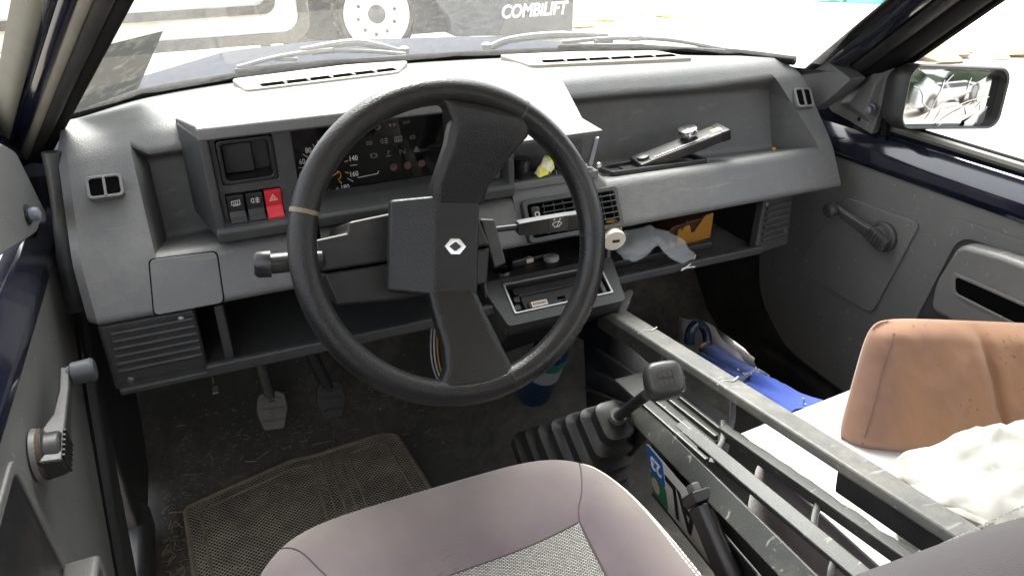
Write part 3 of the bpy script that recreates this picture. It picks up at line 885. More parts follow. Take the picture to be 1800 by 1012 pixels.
# windscreen
def glass_pt(x, t): return V((.465 + (x - .465) * (1 - .26 * t), lerp(WB, x) - .62 * t, .778 + .42 * t))
gx = [w[0] for w in WB]
SCREEN = glassy('dusty windscreen glass', tint=(.93, .96, .94), refl=.035, dust=.034, dustcol=(.75, .74, .70), dscale=70)
loft('windscreen', [[glass_pt(x, t) for x in gx] for t in (0, .15, .3, .5, .75, 1)], SCREEN, body, closed=False)
base = smooth_path([(x, lerp(WB, x) + .006, .779) for x in gx[1:-1]], 6)
tube('windscreen_seal', base, .0085, SEAL, body, n=10)
# unseen roof shades the cabin; bulkhead cut low to let fill light in behind
loft('roof', [[V((x, y, z)) for x, z in ((-.16, 1.13), (-.02, 1.20), (.465, 1.225), (.95, 1.20), (1.09, 1.13))] for y in (.86, .3, -.6)], flat('pale headlining', (.68, .67, .63), .9), body, closed=False)  # lining out of view, lightened to bounce fill light into the footwell
box('bulkhead', (-.25, -.62, -.05), (1.18, -.60, .72), GREYD, body, bevel=0)
# scuttle and bonnet
bon = thing('bonnet', 'dusty navy bonnet in front of the windscreen', 'bonnet', (.46, 1.7, .2))
BONN = plastic('dusty navy bonnet paint', (.02, .024, .04), .65, 0, 0, .25, 6, dust=.25, dustcol=(.07, .07, .08), spec=.05)
fy = [(-.35, 1.95), (-.2, 2.15), (.1, 2.36), (.35, 2.39), (.75, 2.25), (1.03, 2.06), (1.2, 1.85)]
rows_ = []
for k in range(7):
    t = k / 6
    rows_.append([V((x, (lerp(WB, max(-.2, min(1.05, x))) + .075) * (1 - t) + y * t, .755 - .012 * t - .05 * t ** 3 - .04 * ((x - .465) / .7) ** 4)) for x, y in fy])
rows_.append([p + V((0, .03, -.10)) for p in rows_[-1]])
rows_.append([p + V((0, .02, -.35)) for p in rows_[-1]])
loft('bonnet_skin', rows_, BONN, bon, closed=False, sharp=60)
sc_ = [[V((x, lerp(WB, x) + d, z)) for x in gx] for d, z in ((.0, .768), (.03, .764), (.085, .748))]
loft('scuttle', sc_, flat('grey scuttle', (.10, .10, .10), .6), bon, closed=False)

# wipers
WIPG = plastic('grey wiper metal', (.16, .16, .16), .45, 0, 0, .2, 30, dust=.2)
def wiper(lab, blade, bow, arm, grp='windscreen wipers'):
    w = thing('windscreen_wiper', lab, 'wiper', blade[0])
    tube('blade', blade, .0045, RUBBER, w, n=8)
    tube('bow', smooth_path(bow, 5), .0042, WIPG, w, n=8)
    tube('arm', smooth_path(arm, 5), [.0045 + .003 * min(1, i / 4) for i in range(5 * (len(arm) - 1) + 1)], WIPG, w, n=8)
    m_ = V(bow[len(bow) // 2]); a2 = V(arm[-1])
    tube('yoke', [m_ + V((-.02, 0, .0)), m_ + V((.02, 0, .0))], .006, WIPG, w, n=8)
    tube('yoke', [V(bow[1]) + V((-.012, .0, -.004)), V(bow[1]) + V((.03, 0, -.007))], .004, WIPG, w, n=6)
    lathe('pivot', [(.0003, -.035), (.012, -.035), (.011, .010), (.006, .014), (.0003, .014)], frame(a2, X_, Y_), WIPG, w, n=14)
    return w
wb_ = lambda x, d, z: (x, lerp(WB, x) + d, z)
wiper('grey wiper lying along the windscreen foot behind the steering wheel', [wb_(.075, .008, .790), wb_(.24, .008, .786), wb_(.40, .008, .784)],
      [wb_(.080, .012, .795), wb_(.16, .014, .805), wb_(.24, .014, .806), wb_(.33, .014, .798), wb_(.40, .012, .788)],
      [wb_(.20, .020, .812), wb_(.30, .024, .815), wb_(.35, .03, .805), wb_(.405, .04, .785)])
wiper('grey wiper lying along the windscreen foot above the passenger shelf', [wb_(.70, .008, .790), wb_(.85, .008, .788), wb_(.985, .008, .782)],
      [wb_(.71, .012, .796), wb_(.78, .014, .802), wb_(.85, .014, .803), wb_(.92, .014, .797), wb_(.985, .012, .785)],
      [wb_(.80, .024, .808), wb_(.70, .035, .808), wb_(.62, .045, .800), wb_(.575, .05, .782)])
# translucent grey patch in the left screen corner: on the inner face of the glass
q = [glass_pt(-.135, .285), glass_pt(-.065, .295), glass_pt(-.09, .055), glass_pt(-.175, .035)]
STK, n, l, p = newmat('dusty grey film')
nz = N(n, 'ShaderNodeTexNoise', Scale=60, Detail=5); tc = n.new('ShaderNodeTexCoord'); l.new(tc.outputs['Object'], nz.inputs['Vector'])
rp = n.new('ShaderNodeValToRGB'); rp.color_ramp.elements[0].position = .5; rp.color_ramp.elements[1].position = .72
rp.color_ramp.elements[0].color = (.045, .045, .042, 1); rp.color_ramp.elements[1].color = (.085, .085, .078, 1)
l.new(nz.outputs['Fac'], rp.inputs['Fac'])
tl = n.new('ShaderNodeBsdfTranslucent'); l.new(rp.outputs['Color'], tl.inputs['Color'])
tr_ = n.new('ShaderNodeBsdfTransparent'); tr_.inputs['Color'].default_value = (.22, .22, .21, 1)
ms = n.new('ShaderNodeMixShader'); ms.inputs['Fac'].default_value = .75
l.new(tr_.outputs[0], ms.inputs[1]); l.new(tl.outputs[0], ms.inputs[2]); l.new(ms.outputs[0], n['Material Output'].inputs['Surface'])
gr = []
for i in range(5):
    l_, r_ = q[0].lerp(q[3], i / 4), q[1].lerp(q[2], i / 4)
    gr.append([l_.lerp(r_, k / 4) + V((0, -.004, -.004)) for k in range(5)])
stk = loft('windscreen_film', gr, STK, None, closed=False)
tag(stk, 'dusty grey film stuck in the windscreen corner beside the pillar', 'sticker')

# ---------------------------------------------------------------- passenger door (right)
XR = 1.155
pd = thing('passenger_door', 'grey passenger door with window crank, armrest and navy painted sill', 'door', (XR + .02, .75, .05))
fr = (V((XR, 0, 0)), -Y_, Z_, -X_)                   # local x = -Y, local y = Z, out of the panel = into the cabin
nY = lambda pts: [(-y, z) for y, z in pts]
panel = prism('trim_panel', rpoly(nY([(1.275, .598), (.10, .598), (.10, .105), (.98, .105), (1.15, .112), (1.262, .20), (1.285, .32)]), .05, 6), fr, -.035, 0, DOORGREY, pd, bevel=.008, seg=4)
prism('lower_trim', rpoly(nY([(1.31, .46), (.10, .46), (.10, .02), (1.31, .02)]), .03), fr, -.045, -.016, BLACKP, pd, bevel=.004)
prism('crank_panel', rpoly(nY([(1.052, .520), (.878, .528), (.935, .316), (1.158, .318)]), .016, 5), fr, -.003, .006, DOORGREY, pd, bevel=.005, seg=4)
# window crank
cf_ = (V((XR - .006, .943, .478)), -Y_, Z_, -X_)
cr = lathe('window_crank', [(.0005, 0), (.029, 0), (.029, .007), (.025, .010), (.022, .010), (.020, .020), (.0005, .020)], cf_, GREYD, pd, n=28, bevel=.001)
ax = V((-.092, .029)).normalized(); 
fa = (loc2(cf_, 0, 0, .020), (cf_[1] * ax.x + cf_[2] * ax.y).normalized(), (cf_[2] * ax.x - cf_[1] * ax.y).normalized(), -X_)
loft('crank_arm', [[loc2(fa, x, -w, z - .004), loc2(fa, x, w, z - .004), loc2(fa, x, w * .8, z + h), loc2(fa, x, -w * .8, z + h)] for x, w, z, h in
     ((-.026, .013, .000, .008), (.015, .0135, .0, .008), (.045, .011, .006, .007), (.080, .009, .014, .006), (.102, .009, .016, .006))], GREYD, cr, cap0=True, cap1=True, bevel=.003)
for i in range(6):
    obox('grip_rib', (-.020 + i * .0075, 0, .0085), (.003, .026, .0035), fa, GREYD, cr, bevel=.001)
lathe('crank_knob', [(.0005, 0), (.008, 0), (.010, .004), (.013, .008), (.014, .022), (.011, .026), (.0005, .027)], (loc2(fa, .098, 0, .014), fa[1], fa[2], -X_), GREYD, cr, n=20)
# armrest with pull slot inside a shallow recess
rec = ring('armrest_recess', rpoly(nY([(.835, .560), (.10, .585), (.10, .20), (.925, .20)]), .03, 5), rpoly(nY([(.80, .535), (.10, .56), (.10, .22), (.870, .22)]), .03, 5), fr, -.002, .004, DOORGREY, pd, bevel=.003, seg=3)
prism('recess_floor', rpoly(nY([(.806, .542), (.10, .565), (.10, .215), (.880, .215)]), .03, 5), fr, -.002, .0015, GREYD, pd, bevel=0)
am = prism('armrest', rpoly(nY([(.775, .535), (.70, .545), (.10, .56), (.10, .40), (.795, .400), (.80, .45)]), .018, 5), fr, .001, .038, DOORGREY, pd, bevel=.010, seg=4)
ring('pull_rim', rpoly(nY([(.772, .487), (.40, .492), (.40, .440), (.762, .448)]), .010), rpoly(nY([(.764, .481), (.41, .486), (.41, .446), (.756, .454)]), .008), fr, .030, .041, DOORGREY, am, bevel=.002)
prism('pull_slot', rpoly(nY([(.764, .481), (.41, .486), (.41, .446), (.756, .454)]), .008), fr, .030, .0385, DARK, am, bevel=0)
# painted ledge under the window
lp = [(XR - .004, .590), (XR - .010, .602), (XR - .006, .624), (XR + .004, .640), (XR + .014, .652), (XR + .030, .660), (XR + .05, .660), (XR + .06, .59)]
loft('painted_ledge', [[V((x, y, z)) for x, z in lp] for y in (1.26, 1.1, .8, .5, .1)], NAVY, pd, cap0=True, cap1=True, bevel=.004, seg=3, ang=20, sharp=70)
tube('window_seal', [(XR + .025, 1.02, .668), (XR + .025, .7, .664), (XR + .025, .1, .66)], .008, FRAMEG, pd, n=8)
tube('window_seal', [(XR + .036, 1.02, .672), (XR + .036, .7, .668), (XR + .036, .1, .664)], .006, SEAL, pd, n=8)
strip('window_frame', RA, RB, .72, 1.02, -.35, 2.2, .006, SEAL, pd, rin, .002)
tube('frame_edge', [V(RB[0]).lerp(V(RB[1]), t) + V((.02, 0, 0)) for t in (-.35, 0, 1, 2.2)], .006, SEAL, pd, n=8)
# sail trim with mirror joystick
fs2 = (V((1.16, 0, 0)), -Y_, Z_, -X_)
sail = prism('mirror_sail_trim', rpoly(nY([(1.150, .684), (1.044, .779), (1.006, .781), (1.012, .742), (1.026, .652), (1.085, .664), (1.135, .672)]), .006), fs2, -.012, .004, DOORGREY, pd, bevel=.003)
loft('sail_wedge', [[loc2(fs2, -1.12, .690, .003), loc2(fs2, -1.046, .768, .003), loc2(fs2, -1.022, .766, .003), loc2(fs2, -1.030, .668, .003)],
                    [loc2(fs2, -1.085, .700, .014), loc2(fs2, -1.046, .752, .016), loc2(fs2, -1.030, .748, .016), loc2(fs2, -1.038, .688, .020)]], DOORGREY, sail, cap1=True, bevel=.003)
lathe('mirror_joystick', [(.0005, -.004), (.011, -.004), (.011, .001), (.0075, .002), (.0085, .008), (.006, .013), (.0005, .015)], (V((1.146, 1.030, .700)), -Y_, Z_, V((-.9, -.4, 0)).normalized()), plastic('pale grey knob', (.16, .18, .21), .4), sail, n=18)
lathe('trim_screw', [(.0003, 0), (.004, 0), (.003, .002), (.0003, .002)], (V((1.156, 1.062, .673)), -Y_, Z_, -X_), SEAL, sail, n=12)
box('sail_backing', (1.166, 1.03, .630), (1.19, 1.30, .700), NAVY, pd, bevel=.004)
box('quarter_seal', (1.158, 1.000, .655), (1.172, 1.010, .79), SEAL, pd, bevel=.002)

# door mirror: housing, cracked glass
mir = thing('door_mirror', 'black-rimmed door mirror with cracked glass outside the passenger window', 'mirror', (1.20, .98, .67))
mo = V((1.252, .95, .726)); mex = V((1.0, .0, -.115)).normalized()
mfr = frame(mo, mex, V((.03, .10, 1)))
mo_, m_ex, m_ey, m_n = mfr
MIRH = plastic('weathered black mirror housing', (.022, .021, .019), .45, 700, .3, .2, 20, dust=.06)
out_ = rrect(-.130, -.056, .135, .056, .026, 6)
shell = [[loc2(mfr, x * .965, y * .95, .006) for x, y in out_], [loc2(mfr, x, y, .0) for x, y in out_], [loc2(mfr, x, y, -.02) for x, y in out_], [loc2(mfr, x * .85, y * .8, -.055) for x, y in out_], [loc2(mfr, x * .5, y * .4, -.07) for x, y in out_]]
inn = [[loc2(mfr, x * .935, y * .90, .004) for x, y in out_], [loc2(mfr, x * .93, y * .885, -.016) for x, y in out_]]
loft('housing', inn[::-1] + shell, MIRH, mir, cap1=True, sharp=50)
mm_, n_, l_, p_ = newmat('dusty mirror glass')
p_.inputs['Metallic'].default_value = 1.0; p_.inputs['Roughness'].default_value = .05
p_.inputs['Base Color'].default_value = (.55, .56, .56, 1)
RCV = .95                                          # convex glass
def curve_z(x, y): return -.0015 - (x * x + y * y) / (2 * RCV)
mg = loft('mirror_glass', [[loc2(mfr, x * .93 * k, y * .885 * k, curve_z(x * .93 * k, y * .885 * k)) for x, y in out_] for k in (1, .9, .8, .7, .6, .5, .4, .3, .2, .1, .02)], mm_, mir, cap1=True, sharp=80)
def bend(o):
    for v in o.data.vertices:
        d_ = v.co - mo_
        v.co += m_n * (curve_z(d_.dot(m_ex), d_.dot(m_ey)) + .0042)
    return o
CRK = flat('white glass crack', (.80, .80, .78), .5)
ck = lambda u, v: ((u - 640) / 1349 * .285 - .003, (500 - v) / 1012 * .165 + .002)
crk = [[(190, 400), (260, 430), (300, 480), (320, 570), (400, 635), (480, 640), (600, 630), (720, 600), (860, 545), (1000, 510), (1140, 500)],
       [(600, 270), (520, 360), (470, 490), (430, 640), (400, 760)], [(560, 820), (690, 680), (830, 600), (900, 560)], [(545, 640), (530, 780)], [(830, 300), (805, 420)],
       [(820, 600), (880, 690), (1000, 600), (1080, 500)], [(880, 780), (1000, 690), (1050, 720), (1150, 610)], [(510, 330), (490, 430)], [(960, 640), (1050, 540)], [(1040, 590), (1060, 650)]]
for c_ in crk:
    dense = [V(ck(*p0)).lerp(V(ck(*p1)), k / 4) for p0, p1 in zip(c_, c_[1:]) for k in range(4)] + [V(ck(*c_[-1]))]
    bend(strokes('crack', [dense], mfr, .0017, CRK, mg, z=-.0038))
for poly in ([(830, 610), (930, 575), (960, 640), (880, 690)], [(890, 770), (980, 690), (1060, 730), (1050, 780), (990, 830), (880, 830)], [(960, 520), (1060, 490), (1090, 530), (990, 560)]):
    bend(prism('crack_patch', [ck(*a_) for a_ in poly], mfr, -.0039, -.0033, CRK, mg, bevel=0))
bend(prism('broken_corner', [ck(*a_) for a_ in [(1045, 740), (1150, 615), (1150, 780), (1080, 830), (1010, 835)]], mfr, -.0038, -.0032, flat('dark mirror backing', (.05, .05, .05), .6), mg, bevel=0))
loft('arm', [[V((1.175, 1.00, .664)), V((1.175, 1.06, .664)), V((1.175, 1.06, .735)), V((1.175, 1.00, .735))], [V((1.21, .985, .668)), V((1.21, 1.03, .668)), V((1.21, 1.03, .74)), V((1.21, .985, .74))],
             [V((1.25, .965, .69)), V((1.25, 1.0, .69)), V((1.25, 1.0, .74)), V((1.25, .965, .74))]], MIRH, mir, cap0=True, cap1=True, bevel=.006)

# ---------------------------------------------------------------- driver door (left)
XL = -.23
dd = thing('driver_door', 'grey driver door panel with window crank beside navy painted metal', 'door', (XL - .02, .75, .05))
fl = (V((XL, 0, 0)), Y_, Z_, X_)
dpanel = prism('trim_panel', rpoly([(1.185, .618), (1.194, .535), (1.076, .423), (.924, .219), (.87, .08), (.0, .08), (.0, .618)], .02, 5), fl, -.03, 0, DOORGREY, dd, bevel=.008, seg=4)
lpl = [(XL + .003, .610), (XL + .001, .624), (XL - .010, .640), (XL - .022, .655), (XL - .04, .662), (XL - .05, .61)]
loft('painted_ledge', [[V((x, y, z)) for x, z in lpl] for y in (1.30, 1.0, .6, 0)], NAVY, dd, cap0=True, cap1=True, bevel=.004, ang=20, sharp=70)
prism('painted_front', [(1.16, .62), (1.30, .50), (1.50, .50), (1.50, .86), (1.13, .86)], fl, -.035, -.014, NAVY, dd, bevel=.004)
strip('window_frame', LA, LB, .83, 1.03, -.3, 2.0, .007, FRAMEG, dd, lin, .0)
# door edge seal and sill following the slanting door edge
band = [((1.30, .54), (1.36, .50)), ((1.139, .385), (1.22, .33)), ((1.039, .290), (1.12, .20)), ((.948, .190), (1.04, .07)), ((.86, .06), (.98, -.02))]
loft('sill_trim', [[V((-.242, y0, z0)), V((-.228, y0 * .85 + y1 * .15, z0 * .85 + z1 * .15)), V((-.228, y0 * .3 + y1 * .7, z0 * .3 + z1 * .7)), V((-.246, y1, z1)), V((-.26, y1, z1)), V((-.26, y0, z0))] for (y0, z0), (y1, z1) in band], GREYD, dd, cap0=True, cap1=True, bevel=.005, sharp=60)
tube('door_edge_seal', smooth_path([(-.234, 1.205, .54), (-.234, 1.085, .418), (-.236, .933, .208), (-.236, .87, .06)], 5), .006, SEAL, dd, n=8)
# crank
cfl = (V((-.222, .785, .537)), Y_, Z_, X_)
lathe('crank_boss', [(.0005, -.006), (.029, -.006), (.0275, -.001), (.027, .001), (.0005, .002)], cfl, DOORGREY, dd, n=32, sharp=80)
crl = lathe('window_crank', [(.0005, 0), (.026, 0), (.026, .004), (.022, .006), (.021, .018), (.018, .021), (.0005, .021)], cfl, BLACKP, dd, n=28, bevel=.001)
lathe('felt_washer', [(.0005, -.001), (.0275, -.001), (.0275, .0035), (.0005, .0035)], cfl, plastic('brown felt', (.075, .056, .038), .9), crl, n=28)
axl = V((.125, .030)).normalized()
fal = (loc2(cfl, 0, 0, .015), (cfl[1] * axl.x + cfl[2] * axl.y).normalized(), (cfl[2] * axl.x - cfl[1] * axl.y).normalized(), X_)
loft('crank_arm', [[loc2(fal, x, -w, z - .005), loc2(fal, x, w, z - .005), loc2(fal, x, w * .75, z + h), loc2(fal, x, -w * .75, z + h)] for x, w, z, h in
     ((-.026, .016, -.010, .018), (.022, .0165, -.008, .017), (.045, .012, .000, .009), (.085, .009, .004, .006), (.122, .010, .004, .006))], BLACKP, crl, cap0=True, cap1=True, bevel=.003)
for i in range(6): obox('grip_rib', (-.020 + i * .007, 0, .0085), (.003, .028, .0035), fal, BLACKP, crl, bevel=.001)
lathe('crank_knob', [(.0005, 0), (.010, 0), (.0105, .003), (.0135, .005), (.0145, .026), (.012, .029), (.0005, .029)], (loc2(fal, .116, 0, .006), fal[1], fal[2], X_), plastic('grey crank knob', (.06, .062, .065), .38), crl, n=22)
# pocket and pull
prism('pocket_hollow', rpoly([(.712, .574), (.40, .578), (.40, .41), (.738, .41)], .015), fl, -.001, .0012, BLACKP, dd, bevel=0)
ring('pocket_rim', rpoly([(.722, .586), (.38, .590), (.38, .395), (.757, .395)], .02), rpoly([(.712, .574), (.40, .578), (.40, .41), (.738, .41)], .015), fl, -.002, .003, DOORGREY, dd, bevel=.002)
ar = ring('armrest', rpoly([(.755, .418), (.40, .44), (.40, .33), (.745, .33)], .018), rpoly([(.738, .406), (.42, .426), (.42, .346), (.728, .344)], .014), fl, 0, .035, DOORGREY, dd, bevel=.006, seg=3)
prism('armrest_hollow', rpoly([(.738, .406), (.42, .426), (.42, .346), (.728, .344)], .014), fl, 0, .010, BLACKP, ar, bevel=0)
# sail trim
fls = (V((-.222, 0, 0)), Y_, Z_, X_)
sl2 = prism('mirror_sail_trim', rpoly([(.90, .80), (1.02, .815), (1.082, .787), (1.142, .684), (1.125, .676), (1.09, .690), (1.06, .688), (.86, .735)], .012), fls, -.015, .004, DOORGREY, dd, bevel=.004)
lathe('mirror_joystick', [(.0005, -.002), (.0125, -.002), (.0125, .004), (.0105, .005), (.0005, .005)], (V((-.219, 1.03, .722)), Y_, Z_, X_), BLACKSM, sl2, n=20)
lathe('joystick_ball', [(.0005, .0), (.0075, .002), (.009, .008), (.0075, .013), (.0005, .0155)], (V((-.217, 1.028, .722)), Y_, Z_, X_), plastic('pale blue grey knob', (.22, .25, .29), .35), sl2, n=18)
# ---------------------------------------------------------------- floor
CARPET = plastic('dusty black carpet', (.085, .082, .075), .95, 900, .8, .35, 60, dust=.45, dustcol=(.30, .265, .21), grainkind='noise', sheen=.2)
fl_x = [-.262, .1, .40, .46, .52, .60, .72, .8, 1.0, 1.20]
fl_z = [0, 0, 0, .06, .10, .10, .05, 0, 0, 0]
fy_ = [(-.72, 0, 1), (.3, 0, 1), (.9, 0, 1), (1.15, .0, 1), (1.37, -.004, .9), (1.47, .06, .5), (1.62, .24, .0), (1.64, .60, .0)]
fo = loft('floor', [[V((x, y, z0 + zz * k)) for x, zz in zip(fl_x, fl_z)] for y, z0, k in fy_], CARPET, None, closed=False, sharp=60)
fo['kind'] = 'structure'
# sills
loft('sill', [[V((-.262, y, .0)), V((-.235, y, .0)), V((-.222, y, .02)), V((-.222, y, .07)), V((-.232, y, .085)), V((-.262, y, .085))] for y in (-.7, .5, 1.25)], GREYD, body, cap0=True, cap1=True, bevel=.006)
loft('sill', [[V((1.20, y, .0)), V((1.17, y, .0)), V((1.16, y, .02)), V((1.16, y, .07)), V((1.17, y, .085)), V((1.20, y, .085))] for y in (-.7, .5, 1.25)], BLACKP, body, cap0=True, cap1=True, bevel=.006)

# ---------------------------------------------------------------- rubber mat: perforated sheet, raised border and ribs
mat_ = thing('floor_mat', 'dirty perforated rubber floor mat in the driver footwell', 'floor mat', (.05, 1.2, .005))
mo2 = [(-.172, 1.292), (.040, 1.352), (.095, 1.348), (.235, 1.362), (.268, 1.345), (.290, 1.10), (.275, .93), (-.150, .93), (-.160, 1.08)]
m, n, l, p = newmat('dirty perforated rubber')
tc = n.new('ShaderNodeTexCoord'); mp = n.new('ShaderNodeMapping'); mp.inputs['Scale'].default_value = (1, 1, 0); mp.inputs['Rotation'].default_value = (0, 0, rad(45))
l.new(tc.outputs['Object'], mp.inputs['Vector'])
vo = N(n, 'ShaderNodeTexVoronoi', Scale=165); vo.inputs['Randomness'].default_value = 0
l.new(mp.outputs['Vector'], vo.inputs['Vector'])
r1 = n.new('ShaderNodeValToRGB'); r1.color_ramp.elements[0].position = .33; r1.color_ramp.elements[1].position = .42
r1.color_ramp.elements[0].color = (0, 0, 0, 1); r1.color_ramp.elements[1].color = (1, 1, 1, 1)
l.new(vo.outputs['Distance'], r1.inputs['Fac'])
nz = N(n, 'ShaderNodeTexNoise', Scale=9, Detail=6, Roughness=.7); l.new(tc.outputs['Object'], nz.inputs['Vector'])
r2 = n.new('ShaderNodeValToRGB'); r2.color_ramp.elements[0].position = .38; r2.color_ramp.elements[1].position = .66
r2.color_ramp.elements[0].color = (.30, .28, .23, 1); r2.color_ramp.elements[1].color = (.68, .62, .49, 1)
l.new(nz.outputs['Fac'], r2.inputs['Fac'])
mx = N(n, 'ShaderNodeMixRGB'); l.new(r1.outputs['Color'], mx.inputs['Fac']); mx.inputs['Color1'].default_value = (.022, .021, .019, 1)
l.new(r2.outputs['Color'], mx.inputs['Color2']); l.new(mx.outputs['Color'], p.inputs['Base Color'])
bp = N(n, 'ShaderNodeBump', Strength=.9, Distance=.002); l.new(r1.outputs['Color'], bp.inputs['Height']); l.new(bp.outputs['Normal'], p.inputs['Normal'])
p.inputs['Roughness'].default_value = .75
MATM = m
MATR = plastic('dirty rubber ridge', (.28, .25, .19), .6, 0, 0, .4, 40, dust=.6, dustcol=(.5, .44, .33))
fm = frame((0, 0, 0), X_, Y_)
def mz(y): return .006 + (max(0, y - 1.22) * .12)
prism('sheet', rpoly(mo2, .015), fm, .001, .006, MATM, mat_, bevel=.0015)
outl = rpoly(mo2, .015)
tube('border', [(x, y, .006) for x, y in outl], .0055, MATR, mat_, n=6, closed=True)
tube('ridge', [(x, y, .0062) for x, y in rpoly([(-.145, 1.272), (.035, 1.325), (.080, 1.322), (.080, .96), (-.122, .96), (-.132, 1.08)], .012)], .0031, MATR, mat_, n=6, closed=True)
tube('ridge', [(x, y, .0062) for x, y in rpoly([(.155, 1.325), (.225, 1.335), (.240, 1.325), (.258, 1.10), (.250, .96), (.16, .96)], .012)], .0031, MATR, mat_, n=6, closed=True)
for x in (.098, .117, .136):
    tube('ridge', [(x, 1.325, .0062), (x + .002, .96, .0062)], .0030, MATR, mat_, n=6)

# straw, grit and crumbs trodden into the carpet
STRAW = plastic('straw', (.50, .42, .27), .8, 0, 0, .3, 60)
bm = bmesh.new()
rnd = random.Random(3)
for i in range(1100):
    k = rnd.random()
    if k < .35: x, y = rnd.gauss(-.20, .035), rnd.gauss(1.22, .10)
    elif k < .75: x, y = rnd.uniform(-.18, .36), rnd.gauss(1.43, .06)
    else: x, y = rnd.uniform(-.15, .27), rnd.uniform(1.08, 1.34)
    if x < -.215: continue
    on_mat = -.15 < x < .27 and y < 1.30
    z = (.0085 if on_mat else .0015)
    if y > 1.37: z = -.002 + (y - 1.37) * .64
    if y > 1.47: z = .062 + (y - 1.47) * 1.2
    L = rnd.choice((.002, .003, .004, .006, .010, .016)) * rnd.uniform(.6, 1.2); w = rnd.uniform(.0005, .0011)
    if rnd.random() < .04: L, w = L + .014, w * 2.0
    a_ = rnd.uniform(0, math.pi)
    d = V((math.cos(a_), math.sin(a_), rnd.uniform(-.1, .1))) * L; q = V((-math.sin(a_), math.cos(a_), 0)) * w
    v, f = boxv((x, y, z), (L, w, w * .7), d.normalized(), q.normalized(), Z_)
    vs_ = [bm.verts.new(u) for u in v]
    for g in f: bm.faces.new([vs_[j] for j in g])
o = finish(bm, 'straw_litter', STRAW, None, smooth=False)
o['kind'] = 'stuff'; tag(o, 'bits of straw and crumbs scattered over the black carpet', 'straw')

# ---------------------------------------------------------------- pedals
def pedal(name, x, y, z, lab, hanger, worn):
    t = thing(name, lab, 'pedal', (x, y, z - .04), 'foot pedals')
    f_ = frame((x, y, z), (1, 0, -.12), (0, .55, .83))
    PM = plastic('pedal rubber ' + name, (.035, .035, .034) if not worn else (.07, .07, .068), .35 if worn else .55, 0, 0, .3, 50, dust=.3)
    pp = prism('pedal_pad', rpoly([(-.026, .030), (-.030, .0), (-.018, -.038), (.020, -.038), (.030, .0), (.026, .030), (.012, .038), (-.012, .038)], .006), f_, -.012, 0, PM, t, bevel=.003)
    for yy in (-.020, .004, .022):
        obox('tread', (0, yy, .001), (.042, .004, .004), f_, PM, pp, bevel=.001)
    tube('pedal_arm', smooth_path([loc2(f_, 0, .02, -.012), V(hanger[0]), V(hanger[1])], 6), .014, BLACKP, t, n=10, flatten=.9)
pedal('clutch_pedal', .022, 1.30, .178, 'worn shiny clutch pedal hanging beside the ribbed end panel', [(.016, 1.345, .30), (.012, 1.33, .445)], True)
pedal('brake_pedal', .137, 1.31, .163, 'dull black brake pedal between the clutch pedal and the wiring loop', [(.112, 1.35, .28), (.09, 1.33, .445)], False)
tg = tag(obox('paper_tag', (0, 0, 0), (.008, .003, .03), frame((-.062, 1.15, .344), X_, (0, .2, 1)), flat('grubby card', (.20, .19, .15), .8), None, bevel=.0005), 'small grubby tag dangling below the ribbed end panel', 'tag')
tube('tag_string', [(-.062, 1.152, .355), (-.06, 1.155, .45)], .0008, flat('string', (.1, .1, .09), .8), tg, n=5)
lp_ = thing('wiring_loop', 'loose loop of thin wires hanging under the steering column', 'wires', (.31, 1.12, .27))
for i, (c_, dx) in enumerate((((.35, .35, .36), 0), ((.5, .5, .5), .006), ((.45, .25, .05), .012))):
    tube('wire', smooth_path([(.32 + dx, 1.12, .44), (.300 + dx, 1.11, .38), (.297 + dx, 1.10, .32), (.315 + dx, 1.10, .275), (.345 + dx, 1.11, .28), (.36 + dx, 1.12, .34)], 7), .0016, flat('wire %d' % i, c_, .4), lp_, n=7)

# ---------------------------------------------------------------- gear lever with pleated boot
gl = thing('gear_lever', 'black gear lever with pleated rubber boot and shift pattern on the knob', 'gear lever', (.47, .98, .06))
g0, g1, g2 = V((.502, .972, .10)), V((.512, .826, .335)), V((.50, .70, .478))
ax_ = (g1 - g0).normalized()
BOOT = plastic('satin black rubber boot', (.030, .030, .030), .36, 0, 0, .2, 20, dust=.06)
def sq(c, ax, w, d, r):
    u_ = V((1, 0, 0)); u_ = (u_ - ax * u_.dot(ax)).normalized(); v_ = ax.cross(u_)
    return [c + u_ * a_ + v_ * b_ for a_, b_ in rrect(-w, -d, w, d, min(r, w * .8, d * .8), 3)]
L = []
nple = 7
for i in range(nple):
    t0, t1 = i / nple, (i + .78) / nple
    c0, c1 = g0.lerp(g1, t0), g0.lerp(g1, t1)
    w = .100 - .068 * i / (nple - 1)
    L.append(sq(c0, ax_, w * .72, w * .86, .012)); L.append(sq(c0 + ax_ * .004, ax_, w * .84, w, .016)); L.append(sq(c1 - ax_ * .003, ax_, w * .84, w, .016)); L.append(sq(c1, ax_, w * .68, w * .82, .012))
loft('boot', L, BOOT, gl, cap0=True, cap1=True, sharp=40)
lathe('boot_collar', [(.0005, -.004), (.014, -.004), (.013, .006), (.0005, .006)], frame(g1, X_, ax_.cross(X_)), plastic('grey collar', (.12, .12, .115), .5), gl, n=18)
tube('rod', [g1, g1.lerp(g2, .7)], .0085, BLACKSM, gl, n=14)
kx = (g2 - g1).normalized()
kf = frame(g2, V((.93, -.30, .1)), kx.cross(V((.93, -.30, .1))))
def sup(w, d, h, n=20): return [loc2(kf, w * math.copysign(abs(math.cos(a_)) ** .55, math.cos(a_)), d * math.copysign(abs(math.sin(a_)) ** .55, math.sin(a_)), h) for a_ in [2 * math.pi * i / n for i in range(n)]]
